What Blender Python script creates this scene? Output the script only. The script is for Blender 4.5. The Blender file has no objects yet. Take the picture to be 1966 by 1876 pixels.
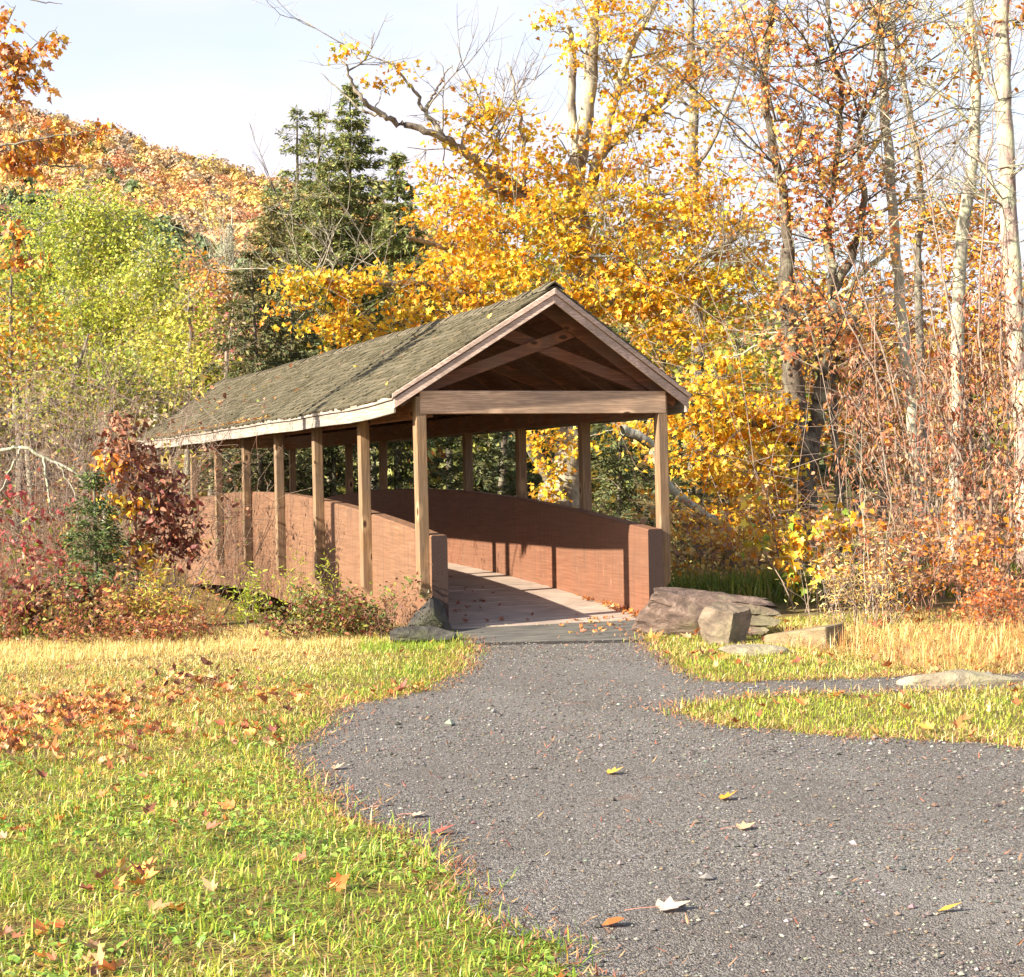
import bpy, bmesh, math, random
import numpy as np
from mathutils import Matrix, Vector

S = bpy.context.scene
COL = S.collection
rng = np.random.default_rng(7)
random.seed(7)
PI = math.pi

# ------------------------------------------------------------------ camera
# world: X across the footbridge, Y along it (away from us), Z up, metres
CAM = np.array([-6.7274, -16.6953, 1.5734])
YAW, PITCH, ROLL = -0.3630, -0.0064, -0.0174
F = 3328.0                       # focal length in pixels of a 1966 px wide picture
IW, IH = 1966.0, 1876.0
FW = np.array([-math.sin(YAW)*math.cos(PITCH), math.cos(YAW)*math.cos(PITCH), math.sin(PITCH)])
_r0 = np.array([math.cos(YAW), math.sin(YAW), 0.0]); _u0 = np.cross(_r0, FW)
RT = math.cos(ROLL)*_r0 + math.sin(ROLL)*_u0
UP = -math.sin(ROLL)*_r0 + math.cos(ROLL)*_u0
cam = bpy.data.cameras.new("camera"); cam.sensor_width = 36.0; cam.sensor_fit = 'HORIZONTAL'
cam.lens = 36.0*F/IW; cam.clip_start = 0.1; cam.clip_end = 6000
co = bpy.data.objects.new("camera", cam); COL.objects.link(co)
M = Matrix.Identity(4)
for i in range(3):
    M[i][0] = RT[i]; M[i][1] = UP[i]; M[i][2] = -FW[i]; M[i][3] = CAM[i]
co.matrix_world = M
S.camera = co

# ------------------------------------------------------------------ light
SUNDIR = np.array([1.0, 0.179, -0.5336]); SUNDIR /= np.linalg.norm(SUNDIR)   # way the light travels
EL = math.asin(-SUNDIR[2])
sun = bpy.data.lights.new("sun", 'SUN'); sun.energy = 5.0; sun.angle = math.radians(0.53)
sun.color = (1.0, 0.91, 0.75)
so = bpy.data.objects.new("sun", sun); COL.objects.link(so)
so.rotation_euler = Vector((float(SUNDIR[0]), float(SUNDIR[1]), float(SUNDIR[2]))).to_track_quat('-Z', 'Y').to_euler()
S.view_settings.view_transform = 'Standard'; S.view_settings.look = 'None'
S.view_settings.exposure = 1.55; S.view_settings.gamma = 1.0
W = bpy.data.worlds.new("World"); S.world = W; W.use_nodes = True
nt = W.node_tree; nt.nodes.clear()
wo = nt.nodes.new('ShaderNodeOutputWorld'); bg = nt.nodes.new('ShaderNodeBackground')
sky = nt.nodes.new('ShaderNodeTexSky'); sky.sky_type = 'NISHITA'; sky.sun_disc = False
sky.sun_elevation = EL; sky.sun_rotation = math.atan2(-SUNDIR[0], -SUNDIR[1])
sky.air_density = 1.0; sky.dust_density = 1.2; sky.ozone_density = 1.0
bg.inputs['Strength'].default_value = 0.105
tc = nt.nodes.new('ShaderNodeTexCoord')
mp = nt.nodes.new('ShaderNodeMapping'); mp.inputs['Scale'].default_value = (1.6, 1.6, 5.0); mp.inputs['Location'].default_value = (.3, .1, .15)
nz = nt.nodes.new('ShaderNodeTexNoise'); nz.inputs['Scale'].default_value = 1.9; nz.inputs['Detail'].default_value = 5; nz.inputs['Roughness'].default_value = .5
rp = nt.nodes.new('ShaderNodeValToRGB'); rp.color_ramp.elements[0].position = .38; rp.color_ramp.elements[1].position = .62
mx = nt.nodes.new('ShaderNodeMix'); mx.data_type = 'RGBA'
mx.inputs['B'].default_value = (3.6, 3.4, 3.7, 1)
ml = nt.nodes.new('ShaderNodeMath'); ml.operation = 'MULTIPLY_ADD'; ml.inputs[1].default_value = .42; ml.inputs[2].default_value = .54
L = nt.links.new
L(tc.outputs['Generated'], mp.inputs['Vector']); L(mp.outputs['Vector'], nz.inputs['Vector']); L(nz.outputs['Fac'], rp.inputs['Fac'])
sz = nt.nodes.new('ShaderNodeSeparateXYZ'); L(tc.outputs['Generated'], sz.inputs[0])
hz = nt.nodes.new('ShaderNodeMapRange'); hz.interpolation_type = 'SMOOTHSTEP'; hz.inputs['From Min'].default_value = .30; hz.inputs['From Max'].default_value = .62; hz.inputs['To Min'].default_value = 1; hz.inputs['To Max'].default_value = .12
L(sz.outputs['Z'], hz.inputs['Value']); m2 = nt.nodes.new('ShaderNodeMath'); m2.operation = 'MULTIPLY'
L(rp.outputs['Color'], ml.inputs[0]); L(ml.outputs[0], m2.inputs[0]); L(hz.outputs['Result'], m2.inputs[1]); L(m2.outputs[0], mx.inputs['Factor'])
L(sky.outputs['Color'], mx.inputs['A']); L(mx.outputs['Result'], bg.inputs['Color']); L(bg.outputs['Background'], wo.inputs['Surface'])

# ------------------------------------------------------------------ pixel helpers (1966 x 1876 picture)
def ray(x, y): return FW + RT*(x-IW/2)/F + UP*(IH/2-y)/F
def PX(x, y, d): return CAM + ray(x, y)*d
def GP(x, y, z=0.0):
    r = ray(x, y); return CAM + r*((z-CAM[2])/r[2])
def terrain(x, y):
    x = np.asarray(x, float); y = np.asarray(y, float)
    rav = -2.1*np.exp(-((y-8.3+0.25*np.sin(x*.35))/4.4)**8)
    far = 0.02*np.maximum(y-20, 0)*0.5
    bump = .05*np.sin(x*.8+1)*np.sin(y*.63)*np.clip((y-1)/3, 0, 1)
    return rav + far + bump
def onground(px, d):
    p = PX(px, 920, d); p[2] = terrain(p[0], p[1]); return p

# ------------------------------------------------------------------ object helpers
def tag(o, label=None, cat=None, group=None, kind=None):
    if label: o['label'] = label
    if cat: o['category'] = cat
    if group: o['group'] = group
    if kind: o['kind'] = kind
    return o
def empty(name, loc, label, cat, group=None, rz=0):
    o = bpy.data.objects.new(name, None); COL.objects.link(o); o.location = [float(v) for v in loc]
    o.rotation_euler = (0, 0, rz); o.empty_display_size = .2
    return tag(o, label, cat, group)
def link(name, me, mat, parent=None):
    o = bpy.data.objects.new(name, me); COL.objects.link(o)
    if mat is not None: me.materials.append(mat)
    if parent is not None:
        o.parent = parent
        if parent.type == 'EMPTY' or True:
            o.matrix_parent_inverse = Matrix.Identity(4)
    return o
def npmesh(name, V, faces, tints=None, smooth=False, origin=None):
    """faces: list of (n,k) int arrays; tints: list of (n,3) arrays or None"""
    me = bpy.data.meshes.new(name)
    V = np.asarray(V, np.float32)
    if origin is not None: V = V - np.asarray(origin, np.float32)
    faces = [np.asarray(f, np.int32) for f in faces if len(f)]
    loops = np.concatenate([f.ravel() for f in faces])
    tot = np.concatenate([np.full(len(f), f.shape[1], np.int32) for f in faces])
    st = np.concatenate([[0], np.cumsum(tot)[:-1]]).astype(np.int32)
    me.vertices.add(len(V)); me.vertices.foreach_set('co', V.ravel())
    me.loops.add(len(loops)); me.loops.foreach_set('vertex_index', loops)
    me.polygons.add(len(tot)); me.polygons.foreach_set('loop_start', st); me.polygons.foreach_set('loop_total', tot)
    me.polygons.foreach_set('use_smooth', np.full(len(tot), bool(smooth)))
    me.update(calc_edges=True)
    if tints is not None:
        t = np.concatenate(tints) if isinstance(tints, list) else tints
        a = me.attributes.new('tint', 'FLOAT_COLOR', 'FACE')
        a.data.foreach_set('color', np.concatenate([t, np.ones((len(t), 1))], 1).astype(np.float32).ravel())
    me.validate()
    return me

class MB:
    """collects boxes, prisms and tubes into one mesh"""
    def __init__(s): s.v = []; s.f = {}; s.n = 0
    def add(s, V, faces):
        V = np.asarray(V, float).reshape(-1, 3)
        for f in faces:
            f = np.asarray(f, int)
            if f.ndim == 1: f = f[None]
            s.f.setdefault(f.shape[1], []).append(f+s.n)
        s.v.append(V); s.n += len(V)
    def hexa(s, c):  # 8 corners: bottom 4 ccw, top 4 ccw
        s.add(c, [[[0, 3, 2, 1], [4, 5, 6, 7], [0, 1, 5, 4], [1, 2, 6, 5], [2, 3, 7, 6], [3, 0, 4, 7]]])
    def box(s, a, b):
        (x0, y0, z0), (x1, y1, z1) = a, b
        s.hexa([(x0, y0, z0), (x1, y0, z0), (x1, y1, z0), (x0, y1, z0), (x0, y0, z1), (x1, y0, z1), (x1, y1, z1), (x0, y1, z1)])
    def tubes(s, P, R, sides=4):
        """P (N,m,3), R (N,m)"""
        P = np.asarray(P, float); R = np.asarray(R, float)
        if P.ndim == 2: P = P[None]; R = R[None]
        N, m, _ = P.shape
        T = np.gradient(P, axis=1); T /= np.linalg.norm(T, axis=2, keepdims=True)+1e-9
        ref = np.where(np.abs(T[:, :1, 2:3]) > .9, np.array([1., 0, 0]), np.array([0, 0, 1.]))
        A = np.cross(T, np.broadcast_to(ref, T.shape)); A /= np.linalg.norm(A, axis=2, keepdims=True)+1e-9
        B = np.cross(T, A)
        an = np.arange(sides)*2*PI/sides
        ring = P[:, :, None]+R[:, :, None, None]*(A[:, :, None]*np.cos(an)[None, None, :, None]+B[:, :, None]*np.sin(an)[None, None, :, None])
        V = ring.reshape(-1, 3)
        k = np.arange(sides); k2 = (k+1) % sides
        q = np.stack([k, k2, k2+sides, k+sides], 1)
        q = (q[None]+(np.arange(m-1)*sides)[:, None, None]).reshape(-1, 4)
        q = (q[None]+(np.arange(N)*m*sides)[:, None, None]).reshape(-1, 4)
        s.add(V, [q])
    def build(s, name, mat, parent=None, smooth=False, origin=None):
        me = npmesh(name, np.concatenate(s.v), [np.concatenate(x) for x in s.f.values()], smooth=smooth, origin=origin)
        return link(name, me, mat, parent)

def bevel(o, w=.004, seg=1):
    m = o.modifiers.new('b', 'BEVEL'); m.width = w; m.segments = seg; m.limit_method = 'ANGLE'; m.angle_limit = math.radians(40)
    return o

def warp(me):
    """the old roof lifts a little at its open ends"""
    n = len(me.vertices); c = np.empty(n*3, np.float32); me.vertices.foreach_get('co', c); c = c.reshape(-1, 3)
    y = c[:, 1]; c[:, 2] += -.045*(1-np.exp(-np.clip(y+.1, 0, None)/.9))+.03*np.exp(-((y-6.5)/2.5)**2)*0+.045*np.clip((y-12)/5, 0, 1)**2-.012*np.sin(y*1.1)**2
    me.vertices.foreach_set('co', c.ravel()); me.update()
# ------------------------------------------------------------------ materials
def mat(name, rough=.8, spec=.25):
    m = bpy.data.materials.new(name); m.use_nodes = True
    b = m.node_tree.nodes['Principled BSDF']; b.inputs['Roughness'].default_value = rough; b.inputs['Specular IOR Level'].default_value = spec
    return m, m.node_tree, b
def N(nt, t, **kw):
    n = nt.nodes.new('ShaderNode'+t)
    for k, v in kw.items():
        if k in n.inputs: n.inputs[k].default_value = v
        else: setattr(n, k, v)
    return n
def mixc(nt, fac, a, b, blend='MIX'):
    n = nt.nodes.new('ShaderNodeMix'); n.data_type = 'RGBA'; n.blend_type = blend
    for s, v in (('Factor', fac), ('A', a), ('B', b)):
        if isinstance(v, (int, float)): n.inputs[s].default_value = v
        elif isinstance(v, tuple): n.inputs[s].default_value = (*v, 1)
        else: nt.links.new(v, n.inputs[s])
    return n.outputs['Result']
def ramp(nt, src, stops):
    r = nt.nodes.new('ShaderNodeValToRGB'); e = r.color_ramp.elements
    while len(e) < len(stops): e.new(.5)
    for i, (p, c) in enumerate(stops):
        e[i].position = p; e[i].color = (*c, 1) if isinstance(c, tuple) else (c, c, c, 1)
    nt.links.new(src, r.inputs['Fac']); return r.outputs['Color']
def coords(nt, scale=(1, 1, 1), kind='Object', rand=False):
    t = nt.nodes.new('ShaderNodeTexCoord'); m = nt.nodes.new('ShaderNodeMapping'); m.inputs['Scale'].default_value = scale
    src = t.outputs[kind]
    if rand:
        oi = nt.nodes.new('ShaderNodeObjectInfo'); a = N(nt, 'VectorMath', operation='MULTIPLY_ADD')
        nt.links.new(oi.outputs['Random'], a.inputs[0]); a.inputs[1].default_value = (37, 53, 71)
        nt.links.new(src, a.inputs[2]); src = a.outputs[0]
    nt.links.new(src, m.inputs['Vector']); return m.outputs['Vector']
def noise(nt, vec, scale, detail=4, rough=.55, dist=0):
    n = N(nt, 'TexNoise', Scale=scale, Detail=detail, Roughness=rough, Distortion=dist); nt.links.new(vec, n.inputs['Vector']); return n.outputs['Fac']
def bump(nt, b, h, strength=.4, dist=.01):
    n = N(nt, 'Bump', Strength=strength, Distance=dist); nt.links.new(h, n.inputs['Height']); nt.links.new(n.outputs['Normal'], b.inputs['Normal'])

def wood(name, axis, light, mid, dark, knots=True, grain=1.0, rough=.8, stain=None):
    """timber with the grain along one object axis"""
    m, nt, b = mat(name, rough, .2)
    sc = [14*grain]*3; sc[axis] = .55*grain
    v = coords(nt, tuple(sc), rand=True)
    g1 = noise(nt, v, 2.0, 6, .65, .6); g2 = noise(nt, v, 7.0, 3, .6)
    c = ramp(nt, g1, [(.28, dark), (.48, mid), (.72, light)])
    c = mixc(nt, ramp(nt, g2, [(.42, 1.0), (.60, 0.0)]), c, tuple(x*.62 for x in mid)) if True else c
    w = noise(nt, coords(nt, (1.3, 1.3, 1.3), rand=True), 1.6, 3)
    c = mixc(nt, ramp(nt, w, [(.35, .45), (.65, 0.0)]), c, (.16, .13, .105))
    if knots:
        kv = [4.2]*3; kv[axis] = 2.1
        vo = N(nt, 'TexVoronoi', Scale=1.0, Randomness=1.0); nt.links.new(coords(nt, tuple(kv), rand=True), vo.inputs['Vector'])
        k = ramp(nt, vo.outputs['Distance'], [(.075, 1.0), (.13, 0.0)])
        k2 = ramp(nt, vo.outputs['Distance'], [(.13, .5), (.26, 0.0)])
        c = mixc(nt, k2, c, tuple(min(1, x*1.25) for x in light)); c = mixc(nt, k, c, (.07, .035, .02))
    nt.links.new(c, b.inputs['Base Color']); bump(nt, b, g1, .5, .006)
    return m

M_POST = wood("post_timber", 2, (.43, .285, .165), (.31, .19, .10), (.13, .085, .052))
M_TIE = wood("beam_timber", 0, (.80, .56, .38), (.66, .43, .28), (.38, .25, .17))
M_FASCIA = wood("weathered_board", 1, (.62, .56, .49), (.44, .38, .32), (.20, .165, .14), knots=False)
M_BARGE = wood("gable_board", 0, (.78, .62, .53), (.66, .48, .39), (.36, .25, .20), knots=False)
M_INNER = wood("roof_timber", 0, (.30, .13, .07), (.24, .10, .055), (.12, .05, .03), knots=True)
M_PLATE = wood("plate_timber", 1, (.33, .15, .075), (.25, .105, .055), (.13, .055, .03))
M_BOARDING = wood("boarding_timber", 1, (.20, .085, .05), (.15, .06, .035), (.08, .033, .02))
M_DECK = wood("deck_timber", 0, (.66, .53, .44), (.57, .45, .37), (.40, .29, .235), knots=False)

def stain_mat(name, cols):
    m, nt, b = mat(name, .75, .25)
    g = noise(nt, coords(nt, (10, 1.1, 26)), 2.2, 6, .65, .4)
    c = ramp(nt, g, [(.25, cols[0]), (.5, cols[1]), (.75, cols[2])])
    v = noise(nt, coords(nt, (6, 6, .7)), 2.0, 5, .65)
    c = mixc(nt, ramp(nt, v, [(.5, 0.0), (.72, .55)]), c, (.22, .085, .045))
    st = noise(nt, coords(nt, (3, 7, 1.0)), 3.0, 5, .7)
    c = mixc(nt, ramp(nt, st, [(.66, 0.0), (.74, .75)]), c, (.62, .40, .29))
    # lamination lines of the glued timber
    at = N(nt, 'Attribute', attribute_name='lam'); fr = N(nt, 'Math', operation='FRACT'); dv = N(nt, 'Math', operation='DIVIDE'); dv.inputs[1].default_value = .042
    nt.links.new(at.outputs['Fac'], dv.inputs[0]); nt.links.new(dv.outputs[0], fr.inputs[0])
    ln = ramp(nt, fr.outputs[0], [(.0, .55), (.07, .0), (.93, .0), (1.0, .55)])
    gate = noise(nt, coords(nt, (1, .8, 3)), 2.5, 3); lm_ = N(nt, 'Math', operation='MULTIPLY'); nt.links.new(ln, lm_.inputs[0]); nt.links.new(ramp(nt, gate, [(.4, 0.0), (.6, 1.0)]), lm_.inputs[1])
    c = mixc(nt, lm_.outputs[0], c, (.10, .045, .025))
    tp = ramp(nt, at.outputs['Fac'], [(.0, 0.0), (1.0, 1.0)])
    dr = noise(nt, coords(nt, (9, 9, .5)), 2.4, 4, .6); d2 = N(nt, 'Math', operation='MULTIPLY'); nt.links.new(ramp(nt, dr, [(.52, 0.0), (.66, .6)]), d2.inputs[0]); nt.links.new(tp, d2.inputs[1])
    c = mixc(nt, d2.outputs[0], c, (.10, .06, .042))
    big = noise(nt, coords(nt, (.8, .8, .8)), 1.4, 4, .6); c = mixc(nt, ramp(nt, big, [(.4, .35), (.62, 0.0)]), c, (.15, .085, .055))
    nt.links.new(c, b.inputs['Base Color']); bump(nt, b, g, .5, .006)
    return m
M_STAIN = stain_mat("faded_stained_timber", [(.125, .066, .036), (.205, .108, .06), (.27, .152, .09)])
M_STAINR = stain_mat("red_stained_timber", [(.12, .05, .029), (.185, .08, .046), (.245, .114, .068)])
M_ENDGRAIN, nt_, b_ = mat("stained_end_grain", .85, .15)
_g = noise(nt_, coords(nt_, (30, 30, 30)), 3, 5, .7); nt_.links.new(ramp(nt_, _g, [(.3, (.045, .028, .023)), (.7, (.095, .062, .052))]), b_.inputs['Base Color']); bump(nt_, b_, _g, .4, .005)

def shingle_mat():
    m, nt, b = mat("mossy_shingle", .9, .15)
    a = N(nt, 'Attribute', attribute_name='tint')
    v = coords(nt, (1, 1, 1))
    n1 = noise(nt, v, 1.3, 5, .6); n2 = noise(nt, v, 14, 4, .7)
    g = noise(nt, coords(nt, (3, 26, 3)), 3, 4, .6)
    c = mixc(nt, ramp(nt, g, [(.38, .75), (.62, 0.0)]), a.outputs['Color'], (.05, .04, .034))
    ad = N(nt, 'Math', operation='ADD'); nt.links.new(n1, ad.inputs[0]); nt.links.new(n2, ad.inputs[1])
    c = mixc(nt, ramp(nt, ad.outputs[0], [(.44, 0.0), (.66, .42)]), c, (.145, .13, .062)) if True else c
    nt.links.new(c, b.inputs['Base Color']); bump(nt, b, n2, .6, .012)
    return m
M_SHINGLE = shingle_mat()

def leaf_mat(name, trans=.4, rough=.45):
    m, nt, b = mat(name, rough, .4)
    a = N(nt, 'Attribute', attribute_name='tint')
    nt.links.new(a.outputs['Color'], b.inputs['Base Color'])
    t = N(nt, 'BsdfTranslucent'); nt.links.new(a.outputs['Color'], t.inputs['Color'])
    mx = N(nt, 'MixShader'); mx.inputs['Fac'].default_value = trans
    nt.links.new(b.outputs[0], mx.inputs[1]); nt.links.new(t.outputs[0], mx.inputs[2])
    nt.links.new(mx.outputs[0], nt.nodes['Material Output'].inputs['Surface'])
    return m
M_LEAF = leaf_mat("leaf"); M_NEEDLE = leaf_mat("needle", .15, .6); M_GRASS = leaf_mat("grass_blade", .35, .5); M_DRYLEAF = leaf_mat("dry_leaf", .15, .6)

def bark_mat(name, base, dark, pale, patch=.55, sc=1.0, amt=.8):
    m, nt, b = mat(name, .9, .15)
    v = coords(nt, (9*sc, 9*sc, 2.2*sc)); g = noise(nt, v, 2.2, 6, .7, .5)
    c = ramp(nt, g, [(.3, dark), (.6, base)])
    l = noise(nt, coords(nt, (1.6*sc, 1.6*sc, 1.1*sc)), 2.4, 5, .65)
    c = mixc(nt, ramp(nt, l, [(patch-.06, 0.0), (patch+.08, amt)]), c, pale)
    nt.links.new(c, b.inputs['Base Color']); bump(nt, b, g, .8, .03)
    return m
M_BARK = bark_mat("grey_bark", (.26, .215, .17), (.07, .055, .045), (.36, .35, .25))
M_SHAG = bark_mat("furrowed_bark", (.30, .25, .20), (.045, .038, .03), (.42, .39, .29), .52, .7, .8)
M_BIRCH = bark_mat("white_bark", (.80, .75, .64), (.42, .37, .30), (.62, .64, .44), .56, 1.8, .7)
M_PINKBARK = bark_mat("pink_lichen_bark", (.44, .32, .27), (.15, .10, .085), (.56, .57, .38), .5, 1.3, .9)
M_DARKBARK = bark_mat("dark_bark", (.15, .12, .092), (.04, .033, .026), (.27, .26, .18), .54)
M_PALEBARK = bark_mat("pale_bark", (.56, .52, .42), (.22, .19, .145), (.50, .52, .34), .5, 1.8, .7)
M_TWIG = bark_mat("twig_bark", (.36, .27, .21), (.16, .11, .085), (.42, .36, .29), .6)
M_REDTWIG = bark_mat("red_twig_bark", (.34, .19, .13), (.16, .08, .06), (.45, .32, .22), .6)

def rock_mat(name, base, dark, pale, moss=(.12, .12, .045), mossamt=.5, sc=1.0):
    m, nt, b = mat(name, .85, .25)
    v = coords(nt, (sc, sc, sc*1.8)); g = noise(nt, v, 5, 8, .68, .4); g2 = noise(nt, coords(nt), 2.3, 4, .6)
    c = ramp(nt, g, [(.3, dark), (.52, base), (.75, pale)])
    c = mixc(nt, ramp(nt, g2, [(.5, 0.0), (.66, mossamt)]), c, moss)
    nt.links.new(c, b.inputs['Base Color']); bump(nt, b, g, 1.0, .06)
    return m
M_ROCKP = rock_mat("purple_grey_stone", (.155, .105, .082), (.045, .032, .026), (.32, .24, .19), (.20, .18, .10), .75)
M_ROCKG = rock_mat("grey_green_stone", (.075, .068, .058), (.03, .027, .023), (.16, .15, .12), (.10, .105, .045), .6)
M_ROCKT = rock_mat("tan_stone", (.27, .205, .12), (.18, .135, .08), (.34, .27, .17), (.22, .18, .09), .5)
M_ROCKB = rock_mat("brown_stone", (.22, .165, .115), (.06, .045, .035), (.36, .28, .20), (.20, .18, .10), .6)
M_ROCKF = rock_mat("flat_lichen_stone", (.33, .275, .19), (.15, .12, .085), (.46, .41, .30), (.28, .26, .14), .6)

# ================================================================== GROUND
def ground_mesh():
    xs = np.concatenate([np.linspace(-1500, -60, 30), np.linspace(-50, -13, 20), np.arange(-12, 16, .5), np.linspace(17, 60, 22), np.linspace(70, 1500, 30)])
    ys = np.concatenate([np.linspace(-400, -30, 10), np.linspace(-25, -2, 14), np.arange(-1.5, 20, .5), np.linspace(21, 80, 30), np.linspace(90, 1800, 30)])
    X, Y = np.meshgrid(xs, ys); Z = terrain(X, Y)
    V = np.stack([X, Y, Z], -1).reshape(-1, 3); nx = len(xs); ny = len(ys)
    i = (np.arange(ny-1)[:, None]*nx+np.arange(nx-1)[None]).ravel()
    return npmesh('ground', V, [np.stack([i, i+1, i+nx+1, i+nx], 1)], smooth=True)
def ground_mat():
    m, nt, b = mat("leafy_soil", .95, .1)
    v = coords(nt); n1 = noise(nt, v, .7, 5, .6); n2 = noise(nt, v, 30, 4, .7); n3 = noise(nt, v, 5, 4, .6)
    c = ramp(nt, n1, [(.35, (.14, .14, .035)), (.5, (.24, .17, .06)), (.65, (.30, .16, .06))])
    c = mixc(nt, ramp(nt, n2, [(.4, .7), (.62, 0.0)]), c, (.07, .05, .028))
    c = mixc(nt, ramp(nt, n3, [(.5, 0.0), (.7, .5)]), c, (.36, .26, .11))
    nt.links.new(c, b.inputs['Base Color']); bump(nt, b, n2, .8, .03); return m
tag(link('ground', ground_mesh(), ground_mat()), kind='structure')

# path outline, traced on the ground plane
LEFT = [(905, 1243), (897, 1262), (880, 1288), (840, 1312), (800, 1328), (740, 1342), (660, 1352), (640, 1368), (612, 1392), (590, 1410), (548, 1445), (556, 1470), (572, 1490), (600, 1520), (690, 1572), (760, 1610), (838, 1660), (878, 1712), (925, 1765), (1000, 1805), (1060, 1842), (1130, 1880)]
NOTCHB = [(1966, 1440), (1880, 1428), (1800, 1424), (1700, 1416), (1600, 1414), (1500, 1402), (1400, 1398), (1340, 1384), (1308, 1368)]
NOTCHT = [(1340, 1352), (1400, 1344), (1480, 1338), (1560, 1334), (1700, 1332), (1800, 1330), (1966, 1322)]
STRIP = [(1966, 1292), (1800, 1296), (1700, 1302), (1600, 1303), (1500, 1308), (1400, 1311), (1368, 1309), (1340, 1300), (1300, 1278), (1282, 1262), (1262, 1245), (1240, 1230)]
def gp2(L): return [tuple(GP(*q)[:2]) for q in L]
right = np.array(RT[:2])/np.linalg.norm(RT[:2]); fwd2 = np.array(FW[:2])/np.linalg.norm(FW[:2])
def ext(p, a, b): return tuple(np.array(p)+right*a+fwd2*b)
lf = gp2(LEFT); nb = gp2(NOTCHB); ntp = gp2(NOTCHT); stp = gp2(STRIP)
near_l = ext(lf[-1], .9, -4.0); near_l2 = ext(near_l, 1, -6)
poly = lf + [near_l, near_l2, ext(near_l2, 14, 0), ext(nb[0], 12, -3.2)] + nb + ntp + [ext(ntp[-1], 9, -.5), ext(stp[0], 9, .2)] + stp + [(1.16, -.02), (-1.10, -.02)]
def roughen(poly, step=.07, amp=.03, big=.05, seed=3):
    r = np.random.default_rng(seed); out = []
    P = np.array(poly)
    for i in range(len(P)):
        a, b = P[i], P[(i+1) % len(P)]; n = max(1, int(np.linalg.norm(b-a)/step)) if np.linalg.norm(b-a) < 6 else 4
        for k in range(n):
            q = a+(b-a)*k/n; s = np.sin(q[0]*7.1+q[1]*3.7)+np.sin(q[0]*2.9-q[1]*6.3)
            s2 = np.sin(q[0]*19.0+q[1]*11)+np.sin(q[1]*23-q[0]*8); out.append(q+r.normal(0, amp, 2)*.8+np.array([s, -s])*big*.5+np.array([s2, s2])*big*.22)
    return np.array(out)
PATH = roughen(poly)
def inside(pts, poly):
    x, y = pts[:, 0], pts[:, 1]; c = np.zeros(len(pts), bool); P = poly; Q = np.roll(P, -1, 0)
    for (x0, y0), (x1, y1) in zip(P, Q):
        if y0 == y1: continue
        m = ((y0 > y) != (y1 > y)) & (x < (x1-x0)*(y-y0)/(y1-y0)+x0); c ^= m
    return c
def poly_mesh(name, poly, z):
    bm = bmesh.new(); f = bm.faces.new([bm.verts.new((float(p[0]), float(p[1]), z)) for p in poly])
    bm.normal_update()
    if f.normal.z < 0: f.normal_flip()
    bmesh.ops.triangulate(bm, faces=[f]); me = bpy.data.meshes.new(name); bm.to_mesh(me); bm.free(); return me
def gravel_mat():
    m, nt, b = mat("dark_gravel", .85, .2)
    v = coords(nt)
    vo = N(nt, 'TexVoronoi', Scale=150.0); nt.links.new(v, vo.inputs['Vector'])
    vo2 = N(nt, 'TexVoronoi', Scale=62.0); nt.links.new(v, vo2.inputs['Vector'])
    sp = N(nt, 'SeparateColor'); nt.links.new(vo.outputs['Color'], sp.inputs[0])
    sp2 = N(nt, 'SeparateColor'); nt.links.new(vo2.outputs['Color'], sp2.inputs[0])
    c = ramp(nt, sp.outputs[0], [(.0, (.072, .064, .057)), (.55, (.172, .153, .136)), (.85, (.235, .211, .186)), (1.0, (.43, .39, .34))])
    c = mixc(nt, ramp(nt, sp2.outputs[0], [(.78, 0.0), (.9, .55)]), c, (.30, .29, .285))
    c = mixc(nt, ramp(nt, sp2.outputs[1], [(.84, 0.0), (.93, .6)]), c, (.05, .047, .05))
    n = noise(nt, v, .55, 4, .6)
    c = mixc(nt, ramp(nt, n, [(.42, 0.0), (.66, .55)]), c, (.135, .115, .10))
    n5 = noise(nt, coords(nt, (1, .45, 1)), 1.1, 5, .62); c = mixc(nt, ramp(nt, n5, [(.52, 0.0), (.70, .5)]), c, (.26, .24, .215))
    r = noise(nt, v, 2.6, 6, .75)
    c = mixc(nt, ramp(nt, r, [(.60, 0.0), (.72, .55)]), c, (.26, .12, .075))
    ed = N(nt, 'Math', operation='ADD'); nt.links.new(vo.outputs['Distance'], ed.inputs[0]); nt.links.new(vo2.outputs['Distance'], ed.inputs[1])
    nt.links.new(c, b.inputs['Base Color'])
    bm_ = N(nt, 'Bump', Strength=.9, Distance=.012, invert=True); nt.links.new(ed.outputs[0], bm_.inputs['Height']); nt.links.new(bm_.outputs['Normal'], b.inputs['Normal'])
    return m
M_GRAVEL = gravel_mat()
tag(link('path', poly_mesh('path', PATH, .004), M_GRAVEL), kind='structure')

# asphalt apron in front of the deck
def apron_mat():
    m, nt, b = mat("worn_asphalt", .85, .25)
    v = coords(nt); n1 = noise(nt, coords(nt, (1, 4, 1)), 2.2, 5, .6); n2 = noise(nt, v, 120, 3, .7)
    c = ramp(nt, n1, [(.35, (.085, .08, .072)), (.65, (.20, .185, .155))])
    c = mixc(nt, ramp(nt, n2, [(.4, .5), (.6, 0.0)]), c, (.06, .057, .055))
    nt.links.new(c, b.inputs['Base Color']); bump(nt, b, n2, .5, .006); return m
ap = MB()
a0, a1, a2, a3 = GP(885, 1236), GP(1236, 1229), (1.14, -.075), (-1.10, -.075)
ap.hexa([(a0[0], a0[1], -.05), (a1[0], a1[1], -.05), (*a2, -.05), (*a3, -.05), (a0[0], a0[1], .012), (a1[0], a1[1], .012), (*a2, .05), (*a3, .05)])
tag(bevel(ap.build('bridge_apron_pavement', apron_mat()), .01), kind='structure')
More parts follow.
